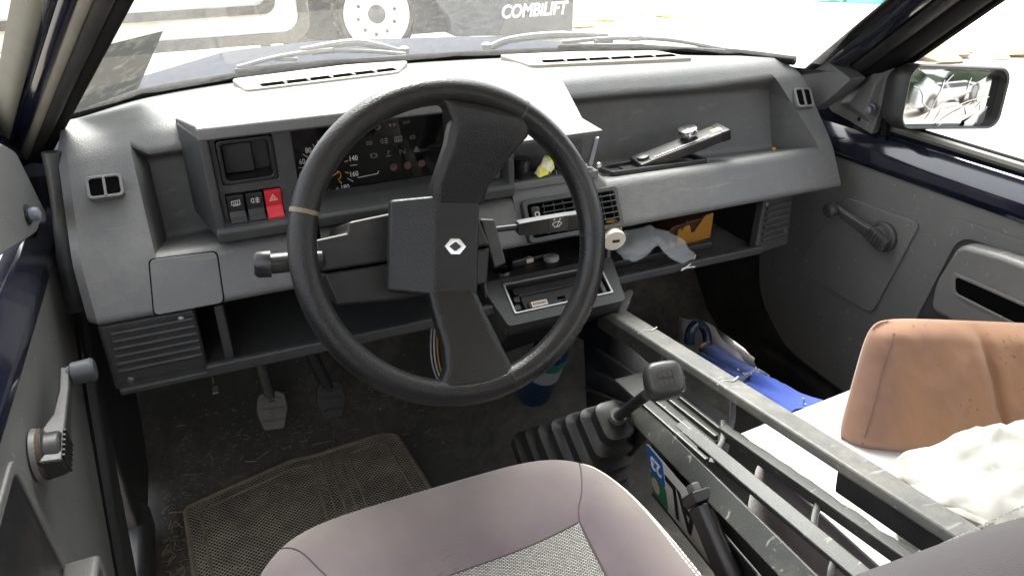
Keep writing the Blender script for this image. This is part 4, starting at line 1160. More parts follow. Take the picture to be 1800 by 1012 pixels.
loft('knob', [sup(.009, .009, -.052), sup(.012, .012, -.040), sup(.018, .017, -.024), sup(.0235, .022, -.008), sup(.026, .025, .008), sup(.0255, .0245, .024), sup(.023, .022, .031), sup(.019, .018, .0335), sup(.009, .009, .034)],
     plastic('worn black knob', (.030, .030, .031), .38, 500, .25, .2, 30, dust=.05), gl, cap0=True, cap1=True, sharp=80)
kt = (loc2(kf, 0, 0, .0337), kf[1], kf[2], kf[3])
strokes('shift_pattern', [[(-.010, .007), (-.010, -.001)], [(-.004, .009), (-.004, -.001)], [(-.004, 0), (-.004, -.010)], [(.003, .009), (.003, -.010)], [(-.010, 0), (.009, 0)], [(.009, .009), (.009, -.010)]], kt, .0009, flat('dark engraving', (.006, .006, .006), .6), gl, z=.0006)

# ---------------------------------------------------------------- broken centre console: rail, slats, cross pieces
RAILM = plastic('scuffed grey rail plastic', (.125, .126, .122), .5, 600, .3, .2, 16, dust=.45, dustcol=(.36, .34, .28), scratch=.7)
SLATM = plastic('scuffed dark slat plastic', (.038, .040, .037), .45, 500, .3, .25, 16, dust=.35, dustcol=(.20, .19, .16), scratch=.6)
con = thing('centre_console', 'broken grey console with long top rail and slats beside the gear lever', 'console', (.57, .7, .1))
rA, rB = V((.603, 1.030, .405)), V((.642, .20, .484))
def bar(name, a_, b_, w, h, mat, tilt=0.0, bevel=.003, jag=0):
    a_, b_ = V(a_), V(b_)
    d = (b_ - a_).normalized()
    u_ = V((1, 0, 0)); u_ = (u_ - d * u_.dot(d)).normalized(); v_ = u_.cross(d)
    if v_.z < 0: v_ = -v_
    u2, v2 = u_ * math.cos(tilt) + v_ * math.sin(tilt), v_ * math.cos(tilt) - u_ * math.sin(tilt)
    n_ = 1 if not jag else 26
    L = []
    for i in range(n_ + 1):
        c = a_.lerp(b_, i / n_)
        j = (rnd.uniform(-1, 1) * jag) if jag else 0
        L.append([c - u2 * w / 2 - v2 * h / 2, c + u2 * (w / 2 + j) - v2 * h / 2, c + u2 * (w / 2 + j) + v2 * h / 2, c - u2 * w / 2 + v2 * h / 2])
    return loft(name, L, mat, con, cap0=True, cap1=True, bevel=bevel)
bar('rail', rA, rB, .038, .016, RAILM, tilt=-.12, bevel=.004)
bar('rail_flange', rA + V((-.016, 0, -.018)), rA.lerp(rB, .42) + V((-.016, 0, -.018)), .004, .030, SLATM)
bar('rail_flange', rA.lerp(rB, .64) + V((-.010, 0, -.022)), rB + V((-.010, 0, -.022)), .006, .036, BLACKP)
for t_ in (.155, .39):
    c_ = rA.lerp(rB, t_)
    tube('crack_line', [c_ + V((-.019, .002, .0068)), c_ + V((-.006, .006, .0085)), c_ + V((.004, -.002, .0092)), c_ + V((.018, .004, .0092))], .0011, flat('pale fracture', (.55, .54, .50), .7), con, n=5)
# splintered stub at the front end of the rail
fst = frame((.612, 1.030, .410), (.95, .25, .05), (-.2, .9, .25))
prism('broken_stub', [(-.012, -.030), (.020, -.022), (.060, .004), (.058, .012), (.046, .010), (.040, .020), (.052, .034), (.050, .040), (.010, .016), (-.012, .008)], fst, -.005, .003, RAILM, con, bevel=.001)
# side panel of the console towards the driver, ribbed
sp_ = M('side_panel', [V((.592, 1.10, .375)), V((.575, 1.03, .12)), V((.545, .86, .20)), V((.548, .80, .30)), V((.585, .80, .395))], [(0, 1, 2, 3, 4)], BLACKP, con)
sp_.modifiers.new('thickness', 'SOLIDIFY').thickness = .006
for i in range(3):
    a_ = V((.588, 1.0, .375)).lerp(V((.556, 1.03, .20)), .2 + i * .25); b_ = V((.583, .80, .390)).lerp(V((.548, .80, .32)), .2 + i * .25)
    tube('panel_rib', [a_ + V((-.004, 0, 0)), b_ + V((-.004, 0, 0))], .0035, BLACKP, con, n=6)
# slats running back between rail and number plate
sl_def = [((.526, .810, .358), (.499, .20, .4075), .031, .012), ((.552, .72, .380), (.543, .22, .438), .020, .012), ((.588, .672, .392), (.586, .22, .462), .015, .018)]
for i, (a_, b_, w, h) in enumerate(sl_def):
    bar('slat', a_, b_, w, h, SLATM, tilt=(.75, .35, .1)[i], bevel=.002, jag=.0022 if i == 2 else 0)
bar('front_plate', (.568, .875, .366), (.566, .66, .384), .072, .006, BLACKP, bevel=.002)
PALE = flat('pale worn edge', (.32, .32, .29), .6)
for x0, y0, x1, y1 in ((.534, .80, .532, .63), (.553, .82, .555, .64), (.572, .83, .573, .665), (.590, .84, .589, .67)):
    bar('plate_rib', (x0, y0, .3725), (x1, y1, .389), .006, .008, SLATM, bevel=.001)
    bar('worn_edge', (x0 - .003, y0, .377), (x1 - .003, y1, .3935), .0015, .0015, PALE, bevel=0)
for pts_ in ([(.535, .625, .388), (.552, .64, .389), (.575, .655, .392), (.598, .685, .396)], [(.546, .455, .411), (.566, .475, .414), (.588, .492, .417)], [(.520, .40, .404), (.530, .41, .410), (.545, .42, .412)]):
    tube('cross_piece', smooth_path(pts_, 4), .0045, SLATM, con, n=7, flatten=.7)
bar('lower_wall', (.556, .79, .28), (.546, .20, .33), .004, .10, BLACKP)

# ---------------------------------------------------------------- number plate standing upside down against the console
np_ = thing('number_plate', 'white number plate standing upside down against the console, blue and green end band', 'number plate', (.522, .5, .245))
pfr = frame((.5235, .755, .372), (.004, -1, .10), (0.02, -.10, -1))      # local x runs back along the car, local y runs down
# letters are upside down: local frame turned by 180 degrees
W_, H_ = .52, .108
lx = V((-.02, -1, -.02)).normalized(); ly = V((-.2, 0, 1)); ly = (ly - lx * ly.dot(lx)).normalized(); ln = V((-1, 0, 0))
ln = lx.cross(ly); ln = ln if ln.x < 0 else -ln
po = V((.534, .748, .237))
pb = (po, lx, ly, ln)
PLW = plastic('reflective white plate', (.72, .72, .68), .35, 0, 0, .1, 20, dust=.10)
BLK = flat('black plate print', (.01, .01, .01), .4)
prism('plate', rrect(0, 0, W_, H_, .008), pb, -.0015, 0, PLW, np_, bevel=.0005)
prism('end_band', rrect(.002, .052, .046, H_ - .002, .006), pb, .0001, .0006, flat('plate blue', (.02, .12, .42), .35), np_, bevel=0)
prism('end_band', rrect(.002, .002, .046, .0518, .006), pb, .0001, .0006, flat('plate green', (.03, .22, .10), .35), np_, bevel=0)
prism('band_emblem', [(.016 + .011 * math.cos(a_ * .5), .030 + .016 * math.sin(a_ * .5)) for a_ in range(0, 12)], pb, .0006, .0011, flat('emblem', (.6, .45, .35), .4), np_, bevel=0)
rot = (V((0, 0, 0)), -lx, -ly, ln)
def ptext(s, x, y, size, sx=1.0, bold=0, mat=BLK):
    text('plate_character', s, (loc2(pb, x, y, .0006), -lx, -ly, ln), size, mat, np_, ext=.0003, bold=bold, sx=sx, z=.0003)
ptext('23', .024, .080, .036, .85, .0008, flat('white plate print', (.8, .8, .78), .4))
ptext('L', .066, .054, .100, .62, .0018); ptext('A', .104, .054, .100, .66, .0018)
ptext('1', .262, .054, .098, .8, .0015)
prism('plate_edge', rrect(0, -.003, W_, .0005, .001), pb, -.002, .002, BLK, np_, bevel=0)

# ---------------------------------------------------------------- handbrake
hb = thing('handbrake_lever', 'black handbrake lever standing up in front of the number plate', 'handbrake', (.50, .47, .25))
ha, hb_ = V((.497, .455, .26)), V((.498, .600, .363))
hd = (hb_ - ha).normalized()
hfr = frame(ha, hd, V((0, -hd.z, hd.y)))
Lh = (hb_ - ha).length
loft('lever_arm', [[loc2(hfr, x, y, z) for y, z in ((-h, -w), (h * .6, -w), (h, -w * .3), (h, w * .3), (h * .6, w), (-h, w))] for x, h, w in ((-.06, .020, .012), (Lh * .5, .019, .012), (Lh * .95, .016, .011))], BLACKSM, hb, cap0=True, cap1=True, bevel=.003)
obox('lever_cap', (Lh, 0, 0), (.016, .036, .026), hfr, BLACKSM, hb, bevel=.003)
obox('release_button', (Lh + .012, .002, 0), (.014, .020, .012), hfr, plastic('grey button', (.10, .10, .105), .35), hb, bevel=.003)
# ragged black patch behind the lever, lying over the plate
tp = prism('torn_black_film', [(.150, .108), (.165, .085), (.170, .070), (.185, .060), (.184, .048), (.200, .040), (.205, .020), (.218, .018), (.225, .002), (.31, .002), (.285, .05), (.262, .080), (.258, .108)], pb, .0016, .0026, BLACKSM, None, bevel=0)
tag(tp, 'torn black film hanging over the number plate behind the handbrake', 'film')
# ---------------------------------------------------------------- driver seat
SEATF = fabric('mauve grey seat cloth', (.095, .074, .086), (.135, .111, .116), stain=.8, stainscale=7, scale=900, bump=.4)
PINK = fabric('pale mauve seat cloth', (.40, .35, .36), (.5, .45, .42), stain=.5)
TAN = fabric('sun-bleached tan seat cloth', (.335, .185, .105), (.20, .115, .09), stain=.7, stainscale=9, stainpos=(.42, .72), scale=800, bump=.5)
STITCH = flat('cream stitching', (.80, .77, .70), .7)
SEAMD = flat('dark seam', (.06, .05, .055), .9)
def weave():
    m, n, l, p = newmat('grey herringbone seat weave')
    tc = n.new('ShaderNodeTexCoord'); mp = n.new('ShaderNodeMapping'); mp.inputs['Rotation'].default_value = (0, 0, rad(20))
    l.new(tc.outputs['Object'], mp.inputs['Vector'])
    br = N(n, 'ShaderNodeTexBrick', Scale=230)
    br.inputs['Color1'].default_value = (.55, .54, .50, 1); br.inputs['Color2'].default_value = (.36, .35, .33, 1); br.inputs['Mortar'].default_value = (.05, .05, .05, 1)
    br.inputs['Mortar Size'].default_value = .14; br.inputs['Brick Width'].default_value = 1.1; br.inputs['Row Height'].default_value = .5
    l.new(mp.outputs['Vector'], br.inputs['Vector'])
    l.new(br.outputs['Color'], p.inputs['Base Color'])
    b = N(n, 'ShaderNodeBump', Strength=.6, Distance=.0012); l.new(br.outputs['Fac'], b.inputs['Height']); b.invert = True
    l.new(b.outputs['Normal'], p.inputs['Normal'])
    p.inputs['Roughness'].default_value = .9; p.inputs['Specular IOR Level'].default_value = .15
    return m
WEAVE = weave()
def edge_tint(m, dirs, colr):
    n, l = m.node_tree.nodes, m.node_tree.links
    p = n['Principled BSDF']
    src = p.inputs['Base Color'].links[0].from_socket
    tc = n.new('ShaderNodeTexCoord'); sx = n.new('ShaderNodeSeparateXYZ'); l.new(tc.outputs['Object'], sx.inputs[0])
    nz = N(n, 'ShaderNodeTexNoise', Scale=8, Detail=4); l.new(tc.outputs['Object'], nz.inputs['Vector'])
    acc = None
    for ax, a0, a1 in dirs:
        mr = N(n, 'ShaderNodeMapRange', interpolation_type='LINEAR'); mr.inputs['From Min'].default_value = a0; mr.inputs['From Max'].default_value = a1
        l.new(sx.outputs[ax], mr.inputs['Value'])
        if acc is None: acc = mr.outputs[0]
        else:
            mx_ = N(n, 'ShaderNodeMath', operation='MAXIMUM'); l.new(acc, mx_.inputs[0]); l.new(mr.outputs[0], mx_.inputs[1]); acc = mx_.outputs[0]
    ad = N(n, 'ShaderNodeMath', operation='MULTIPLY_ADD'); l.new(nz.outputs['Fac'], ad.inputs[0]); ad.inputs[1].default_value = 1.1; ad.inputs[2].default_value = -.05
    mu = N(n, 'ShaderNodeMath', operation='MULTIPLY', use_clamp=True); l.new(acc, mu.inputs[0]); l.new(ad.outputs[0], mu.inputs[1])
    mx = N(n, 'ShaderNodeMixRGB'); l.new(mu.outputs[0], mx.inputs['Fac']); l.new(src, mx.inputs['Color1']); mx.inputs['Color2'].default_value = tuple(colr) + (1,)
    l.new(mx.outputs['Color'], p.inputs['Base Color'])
edge_tint(SEATF, [(1, .64, .76), (0, .36, .45)], (.26, .225, .195))  # front light painted into crest and right bolster, along with fading
ds = thing('driver_seat', 'mauve grey cloth driver seat with woven centre panel', 'seat', (.2, .4, .0))
cx0, cy0, hx, hy = .192, .443, .266, .352
def outline(k, n=56, ex=5.0):
    out = []
    for i in range(n):
        a_ = 2 * math.pi * i / n
        ca, sa = math.cos(a_), math.sin(a_)
        out.append((cx0 + k * hx * math.copysign(abs(ca) ** (2 / ex), ca), cy0 + (hy - (1 - k) * hx) * math.copysign(abs(sa) ** (2 / ex), sa)))
    return out
rings = [(1.0, .12), (1.01, .22), (1.0, .29), (.975, .325), (.935, .348), (.87, .359), (.78, .361), (.68, .356), (.58, .349), (.45, .343), (.25, .340), (.05, .339)]
def seat_z(x, y):
    kx_ = (abs(x - cx0) / hx) ** 5 ; 
    best = 0
    for k, z in rings[1:]:
        h_ = hy - (1 - k) * hx
        if h_ > 0 and (abs(x - cx0) / (k * hx)) ** 5 + (abs(y - cy0) / h_) ** 5 <= 1: best = z
    return best
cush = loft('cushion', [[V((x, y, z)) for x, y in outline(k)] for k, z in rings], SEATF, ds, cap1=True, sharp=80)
sm = cush.modifiers.new('smooth', 'SUBSURF'); sm.levels = 1; sm.render_levels = 1
# woven centre panel, proud of the cushion by a stitch
pan = [(.052, .640), (.15, .627), (.25, .629), (.346, .634), (.336, .540), (.328, .40), (.328, .16), (.072, .16), (.072, .40)]
from mathutils.bvhtree import BVHTree
bpy.context.view_layer.update()
_bvh = BVHTree.FromObject(cush, bpy.context.evaluated_depsgraph_get())
def drop(p, dz=0.0):
    hit = _bvh.ray_cast(V((p.x, p.y, .6)) - ds.location * 0, V((0, 0, -1)))[0]
    return V((p.x, p.y, (hit.z if hit else p.z) + dz))
def on_seat(pts, dz=.0):
    out = []
    for x, y in pts:
        k = 1.0
        zz = .359
        e = max(0, (y - .70) / .08) + max(0, (abs(x - cx0) - .205) / .05)
        out.append(V((x, y, .3605 + dz - .010 * e * e)))
    return out
tube('seam', [drop(q_, .0002) for q_ in smooth_path([V((.400, .742, .3535)), V((.385, .705, .3605)), V((.370, .675, .3612)), V((.346, .634, .3590)), V((.335, .540, .352))], 5)], .0010, SEAMD, cush, n=6)
tube('seam', [drop(q_, .0002) for q_ in smooth_path([V((-.008, .745, .347)), V((.013, .718, .3585)), V((.030, .682, .3612)), V((.052, .640, .3590))], 5)], .0010, SEAMD, cush, n=6)


bm = bmesh.new()
vs_ = [bm.verts.new((x, y, 0)) for x, y in pan]
bm.faces.new(vs_)
bmesh.ops.triangulate(bm, faces=bm.faces)
bmesh.ops.subdivide_edges(bm, edges=bm.edges, cuts=9, use_grid_fill=True)
for v in bm.verts: v.co = drop(v.co, .0008)
wp = finish(bm, 'woven_panel', WEAVE, ds, sharp=80)
edge = [V(pan[i] + (0,)).lerp(V(pan[i + 1] + (0,)), k / 6) for i in range(6) for k in range(6)]
tube('panel_seam', [drop(q_, .0006) for q_ in edge], .0012, SEAMD, cush, n=6)
# double row of top stitching on the right bolster
import itertools
for off in (0, .0085):
    pth = smooth_path([V((.404 + off, .744 - off * .3, .3515)), V((.420 + off, .705, .3548)), V((.430 + off, .655, .3555)), V((.432 + off, .60, .3553)), V((.430 + off, .54, .3553)), V((.428 + off, .44, .3553))], 13)
    pth = [drop(q_, .0006) for q_ in pth]
    bm = bmesh.new()
    for a_, b_ in zip(pth[::1], pth[1::1]):
        d = (b_ - a_)
        v, f = boxv((a_ + b_) / 2, (d.length * .7, .0017, .0014), d.normalized(), d.cross(Z_).normalized(), Z_)
        w_ = [bm.verts.new(u) for u in v]
        for g in f: bm.faces.new([w_[j] for j in g])
    finish(bm, 'stitching', STITCH, cush, smooth=False)
# backrest: reclined slab with rounded bolsters
def slab_sections(path, w, th, ex=3.2, n=40, cx_=.215, xs=1.0):
    L = []
    for (y, z, k, t_), nrm in path:
        nv = V((0, nrm[0], nrm[1])).normalized()
        sec = []
        for i in range(n):
            a_ = 2 * math.pi * i / n
            ca, sa = math.cos(a_), math.sin(a_)
            sec.append(V((cx_ + w * k * math.copysign(abs(ca) ** (2 / ex), ca), y, z)) + nv * th * t_ * math.copysign(abs(sa) ** (2 / ex), sa))
        L.append(sec)
    return L
nb = (-.85, -.5)
pb_ = []
for i, (k, t_) in enumerate(((.85, .6), (.97, .9), (1, 1), (1, 1), (.99, 1), (.97, 1), (.93, .95), (.82, .8), (.5, .4))):
    z = .30 + i * .0765
    pb_.append(((.293 - .58 * (z - .559) - .075, z - .03, k, t_), nb))
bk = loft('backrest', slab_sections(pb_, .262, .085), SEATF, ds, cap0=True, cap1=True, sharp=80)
for off in (0, .012):
    pth = [V((.462 - off, .293 - .58 * (z - .559) - .006 + off * .1, z + .008 + off * .6)) for z in [.50 + i * .006 for i in range(40)]]
    bm = bmesh.new()
    for a_, b_ in zip(pth, pth[1:]):
        d = b_ - a_
        v, f = boxv((a_ + b_) / 2, (d.length * .65, .0017, .0014), d.normalized(), X_, d.cross(X_).normalized())
        w_ = [bm.verts.new(u) for u in v]
        for g in f: bm.faces.new([w_[j] for j in g])
    finish(bm, 'stitching', STITCH, bk, smooth=False)

# ---------------------------------------------------------------- passenger seat
ps = thing('passenger_seat', 'passenger seat with pale cushion and sun-bleached tan backrest folded forward', 'seat', (.88, .5, 0))
cx0, cy0, hx, hy = .875, .42, .235, .31
loft('cushion', [[V((x, y, z * .925)) for x, y in outline(k, ex=4.5)] for k, z in rings], PINK, ps, cap1=True, sharp=80)
edge_tint(TAN, [(0, .845, .795)], (.22, .13, .11))
TL, TR, BL, BR = V((.822, .668, .520)), V((1.095, .508, .522)), V((.766, .634, .330)), V((1.03, .47, .330))
nf = (TR - TL).cross(BL - TL).normalized()
if nf.y > 0: nf = -nf
bm = bmesh.new()
nu, nv_ = 84, 54
def face_pt(u_, v_, off):
    cu_, cv_ = 2 * u_ - 1, 2 * v_ - 1
    sc1 = 1 - .075 * (cu_ * cv_) ** 6
    ua, va = .5 + .5 * cu_ * sc1, .5 + .5 * cv_ * sc1
    p = TL.lerp(TR, ua).lerp(BL.lerp(BR, ua), va)
    # pillow: round towards the edges
    eu = min(u_, 1 - u_) / .12; ev = min(v_, 1 - v_) / .14
    rr2 = max(0, 1 - eu) ** 2 + max(0, 1 - ev) ** 2
    q = p + nf * (off * (1 - min(1, rr2) * .9))
    w = math.sin(u_ * 9 + v_ * 7 + 1.5 * math.sin(v_ * 4)) * max(0, math.sin(u_ * 3.2)) * .0035
    fold = math.exp(-((u_ - .42 - v_ * .35) / .024) ** 2) * .014 + math.exp(-((u_ - .66 - v_ * .30) / .022) ** 2) * .014 * (1 - v_)
    wr = (1 - abs(noise.noise(V((u_ * 7 - v_ * 3.5, v_ * 2.2 + u_, 3.3)))) * 3) * .0032 + (1 - abs(noise.noise(V((u_ * 15 - v_ * 6, v_ * 5, 8.1)))) * 3) * .0012
    if off > 0: q += nf * wr * min(1, v_ * 5) * min(1, (1 - v_) * 5) * min(1, u_ * 6)
    if off > 0: q += nf * (w - fold * min(1, v_ * 4) * min(1, (1 - v_) * 4))
    return q
front = [[bm.verts.new(face_pt(i / nu, j / nv_, .026)) for i in range(nu + 1)] for j in range(nv_ + 1)]
back = [[bm.verts.new(face_pt(i / nu, j / nv_, -.035)) for i in range(nu + 1)] for j in range(nv_ + 1)]
for j in range(nv_):
    for i in range(nu):
        bm.faces.new([front[j][i], front[j][i + 1], front[j + 1][i + 1], front[j + 1][i]])
        bm.faces.new([back[j][i + 1], back[j][i], back[j + 1][i], back[j + 1][i + 1]])
for i in range(nu):
    bm.faces.new([front[0][i + 1], front[0][i], back[0][i], back[0][i + 1]]); bm.faces.new([front[nv_][i], front[nv_][i + 1], back[nv_][i + 1], back[nv_][i]])
for j in range(nv_):
    bm.faces.new([front[j][0], front[j + 1][0], back[j + 1][0], back[j][0]]); bm.faces.new([front[j + 1][nu], front[j][nu], back[j][nu], back[j + 1][nu]])
pbk = finish(bm, 'backrest', TAN, ps, sharp=80)
tube('seam', [face_pt(.085, j / 12, .0265) for j in range(1, 12)], .0012, flat('brown seam', (.16, .10, .08), .9), pbk, n=5)

# ---------------------------------------------------------------- things lying about
PAPERW = plastic('white paper', (.68, .68, .66), .7, 300, .1, .05, 10, grainkind='noise')
sh = prism('white_board', [(.640, .703), (.93, .728), (.93, .42), (.640, .42)], frame((0, 0, 0), X_, Y_), .3400, .3450, PAPERW, None, bevel=.001)
tag(sh, 'flat white board lying on the passenger cushion beside the console rail', 'board')
bagm = plastic('crumpled white woven sack', (.50, .49, .455), .6, 1500, .3, .06, 20, dust=.10, dustcol=(.45, .43, .38), grainkind='noise')
rows_ = [[(.735, .545, .352), (.750, .515, .410), (.765, .492, .432), (.792, .468, .478), (.812, .424, .506), (.835, .38, .515), (.86, .33, .52)],
         [(.712, .522, .366), (.728, .492, .400), (.745, .462, .436), (.765, .44, .470), (.785, .405, .492), (.80, .37, .505), (.82, .32, .51)],
         [(.700, .498, .388), (.708, .465, .408), (.722, .432, .436), (.735, .408, .458), (.75, .38, .478), (.765, .35, .49), (.78, .31, .50)],
         [(.690, .485, .372), (.694, .456, .392), (.700, .420, .420), (.705, .392, .440), (.712, .366, .456), (.725, .34, .470), (.74, .30, .48)],
         [(.700, .46, .33), (.700, .44, .33), (.695, .405, .385), (.688, .376, .412), (.690, .350, .436), (.695, .325, .455), (.705, .29, .465)]]
sk = crumple('white_sack', rows_, bagm, None, amp=.010, freq=20, seed=4, sub=5, crease=.0075, sharp=70)
tag(sk, 'crumpled white woven sack heaped against the tan backrest', 'sack')
# folded grey cloth in front of the sack
cl = thing('folded_cloth', 'folded grey cloth pushed under the white sack beside the rail', 'cloth', (.68, .43, .36))
CLM = fabric('grey folded cloth', (.42, .40, .36), (.25, .23, .2), stain=.5)
for i in range(6):
    z = .395 + i * .0095
    pts = smooth_path([(.694 - i * .002, .49 - i * .004, z - .01), (.682, .455, z - .002), (.676, .42, z + .004 * math.sin(i * 2)), (.676, .385, z + .010), (.684, .355, z + .018)], 6)
    tube('fold', [p + V((.002 * math.sin(j * 1.3 + i), 0, .0025 * math.sin(j * .9 + i * 2))) for j, p in enumerate(pts)], .0062, CLM, cl, n=8, flatten=.8)

# umbrella
um = thing('blue_umbrella', 'furled blue umbrella with hooked handle lying in the passenger footwell', 'umbrella', (.85, .9, .22))
BLUE = plastic('blue umbrella cloth', (.015, .06, .38), .6, 600, .2, .25, 25, grainkind='noise', sheen=.3)
BLUE2 = plastic('pale blue umbrella cloth', (.10, .17, .50), .6, 600, .2, .25, 25, grainkind='noise', sheen=.3)
DKB = plastic('dark blue lacquer', (.012, .03, .07), .2, 0, 0, .15, 20, coat=.5)
h0, h1, h2, h3 = V((.899, 1.105, .205)), V((.885, 1.088, .212)), V((.85, .905, .262)), V((.805, .715, .290))
ud = (h3 - h1).normalized()
us = V((.72, .65, .10)); us = (us - ud * us.dot(ud)).normalized(); uv = ud.cross(us)
hook = [h1 - ud * .004, V((.892, 1.104, .232)), V((.888, 1.112, .252)), V((.872, 1.116, .264)), V((.856, 1.114, .252)), V((.852, 1.110, .226))]
tube('handle', smooth_path(hook, 7), [.0095] * 22 + [.011] * 14, DKB, um, n=14)
lathe('ferrule', [(.004, -.012), (.017, -.010), (.019, -.004), (.014, 0), (.019, .005), (.017, .012), (.004, .014)], frame(h1, us, ud.cross(us)), plastic('antique brass', (.30, .25, .16), .3, metal=1.0), um, n=18)
def furl(name, a_, b_, r0, r1, mat, ph):
    L = []
    n = 36
    for i in range(15):
        t = i / 14
        c = a_.lerp(b_, t)
        r = r0 + (r1 - r0) * t
        sec = []
        for k in range(n):
            an = 2 * math.pi * k / n
            rr2 = r * (1 + .42 * abs(math.sin(an * 2.5 + ph + t * 2.2)) - .2 + .10 * math.sin(an * 5 + t * 9 + ph))
            sec.append(c + us * math.cos(an) * rr2 + uv * math.sin(an) * rr2)
        L.append(sec)
    return loft(name, L, mat, um, cap0=True, cap1=True, sharp=60)
mid_ = h1.lerp(h3, .52)
furl('sleeve', h1 + ud * .01, mid_, .017, .026, BLUE2, 0)
furl('canopy', mid_ - ud * .012, h3, .024, .044, BLUE, 1.3)
furl('canopy_fold', h1 + ud * .02 - us * .03 - uv * -.01, mid_ + ud * .03 - us * .012, .010, .020, plastic('dark blue cloth', (.03, .07, .28), .6, sheen=.3), 2.2)
strp = [mid_ + us * math.cos(a_) * .031 + uv * math.sin(a_) * .031 for a_ in [2 * math.pi * i / 20 for i in range(20)]]
tube('strap', strp, .004, plastic('grey blue strap', (.16, .19, .27), .7), um, n=6, closed=True)
GLD = flat('gold print', (.45, .33, .18), .5); SLV = flat('silver blue print', (.45, .50, .62), .5)
bm = bmesh.new(); bm2 = bmesh.new()
for i in range(70):
    t = rnd.choice((rnd.gauss(.50, .03), rnd.gauss(.93, .035)))
    an = rnd.uniform(0, 2 * math.pi)
    c = h1.lerp(h3, t)
    r = (.031 if t < .6 else .0455)
    p = c + us * math.cos(an) * r + uv * math.sin(an) * r
    bmesh.ops.create_icosphere(bm if i % 2 else bm2, subdivisions=1, radius=rnd.uniform(.0016, .0032), matrix=Matrix.Translation(p))
finish(bm, 'embroidery', GLD, um); finish(bm2, 'embroidery', SLV, um)

# pale carrier bag behind the umbrella handle
LIL = plastic('lilac white film', (.74, .73, .80), .45, 0, 0, .15, 12)
cb_ = crumple('carrier_bag', [[(.925, 1.245, .205), (.93, 1.19, .224), (.935, 1.135, .232), (.935, 1.08, .218), (.925, 1.02, .214), (.90, .96, .222)],
                             [(.92, 1.245, .15), (.925, 1.19, .165), (.92, 1.135, .18), (.915, 1.08, .175), (.90, 1.02, .185), (.885, .96, .20)],
                             [(.90, 1.245, .09), (.90, 1.19, .11), (.89, 1.135, .12), (.88, 1.08, .13), (.87, 1.02, .15), (.865, .96, .17)],
                             [(.86, 1.24, .02), (.85, 1.19, .02), (.84, 1.13, .03), (.83, 1.07, .04), (.83, 1.0, .05), (.84, .94, .06)]], LIL, None, amp=.010, freq=18, seed=2, sub=2)
tag(cb_, 'pale lilac carrier bag behind the umbrella handle in the footwell', 'bag')

# blue screen-wash bottle under the console
bt = thing('blue_bottle', 'blue plastic bottle with white and green label wedged under the wheel side of the console', 'bottle', (.50, 1.05, .12))
b0, b1 = V((.55, 1.24, .10)), V((.575, 1.14, .335))
bx = (b1 - b0).normalized(); bfr = frame(b0, X_ - bx * bx.x, bx.cross(X_)); BLn = (b1 - b0).length
bfr = (b0, (X_ - bx * bx.x).normalized(), bx.cross((X_ - bx * bx.x).normalized()), bx)
lathe('bottle_body', [(.002, 0), (.032, .0), (.037, .008), (.037, BLn * .62), (.032, BLn * .76), (.018, BLn * .88), (.016, BLn * .93), (.002, BLn * .93)], bfr, plastic('blue bottle plastic', (.012, .045, .12), .2, 0, 0, .2, 20, coat=.4), bt, n=26, sharp=60)
lathe('label', [(.0373, BLn * .34), (.0375, BLn * .345), (.0375, BLn * .58), (.0373, BLn * .585)], bfr, flat('white label', (.35, .38, .40), .4), bt, n=26, sharp=60)
lathe('label_band', [(.0376, BLn * .50), (.0378, BLn * .505), (.0378, BLn * .60), (.0376, BLn * .605)], bfr, flat('green label', (.03, .20, .12), .4), bt, n=26, sharp=60)
lathe('cap', [(.002, BLn * .91), (.020, BLn * .91), (.020, BLn * 1.02), (.002, BLn * 1.02)], bfr, flat('blue cap', (.02, .12, .4), .35), bt, n=20)

# phone cradle on the passenger shelf: frame, arm, chrome knob
ph = thing('phone_cradle', 'black and silver phone cradle with chrome knob lying on the passenger shelf', 'phone holder', (.75, 1.10, .62))
ftr = frame((.735, 1.105, .627), (1, -.05, .0), (0.05, 1, -.06))
ring('cradle_frame', rpoly([(-.095, -.020), (.095, -.022), (.095, .034), (-.080, .036), (-.105, .020)], .006), rpoly([(-.086, -.012), (.086, -.014), (.086, .028), (-.075, .029), (-.094, .016)], .005), ftr, -.002, .007, BLACKSM, ph, bevel=.0015)
prism('cradle_plate', rpoly([(-.060, -.012), (.070, -.014), (.070, .028), (-.06, .029)], .005), ftr, -.003, .001, BLACKP, ph, bevel=.001)
for x in (-.065, -.005, .055): obox('cradle_foot', (x, -.020, -.005), (.009, .005, .008), ftr, BLACKSM, ph, bevel=.001)
fba = frame((.722, 1.115, .633), (.148, -.012, .038), (.02, .9, .05))
GUN = plastic('brushed gunmetal', (.075, .075, .075), .38, 0, 0, .2, 30, metal=.85, dust=.1)
obox('arm_bar', (.078, 0, .002), (.156, .040, .019), fba, GUN, ph, bevel=.003)
obox('arm_end', (.152, 0, .002), (.018, .043, .021), fba, BLACKSM, ph, bevel=.003)
obox('arm_label', (.141, -.004, .0122), (.018, .012, .0008), fba, flat('yellow label', (.75, .68, .2), .5), ph, bevel=0)
obox('spring_strip', (.065, -.014, .0125), (.11, .003, .002), fba, CHROME, ph, bevel=.0006)
obox('hinge_block', (-.004, .002, .004), (.032, .044, .013), fba, BLACKSM, ph, bevel=.003)
lathe('hinge_knob', [(.002, .008), (.012, .008), (.011, .015), (.002, .016)], (loc2(fba, -.004, .002, 0), fba[1], fba[2], fba[3]), GUN, ph, n=16)
lathe('chrome_knob', [(.002, .010), (.006, .010), (.006, .018), (.0165, .019), (.0175, .024), (.0165, .030), (.002, .031)], (loc2(fba, .092, .008, 0), fba[1], fba[2], fba[3]), CHROME, ph, n=26)

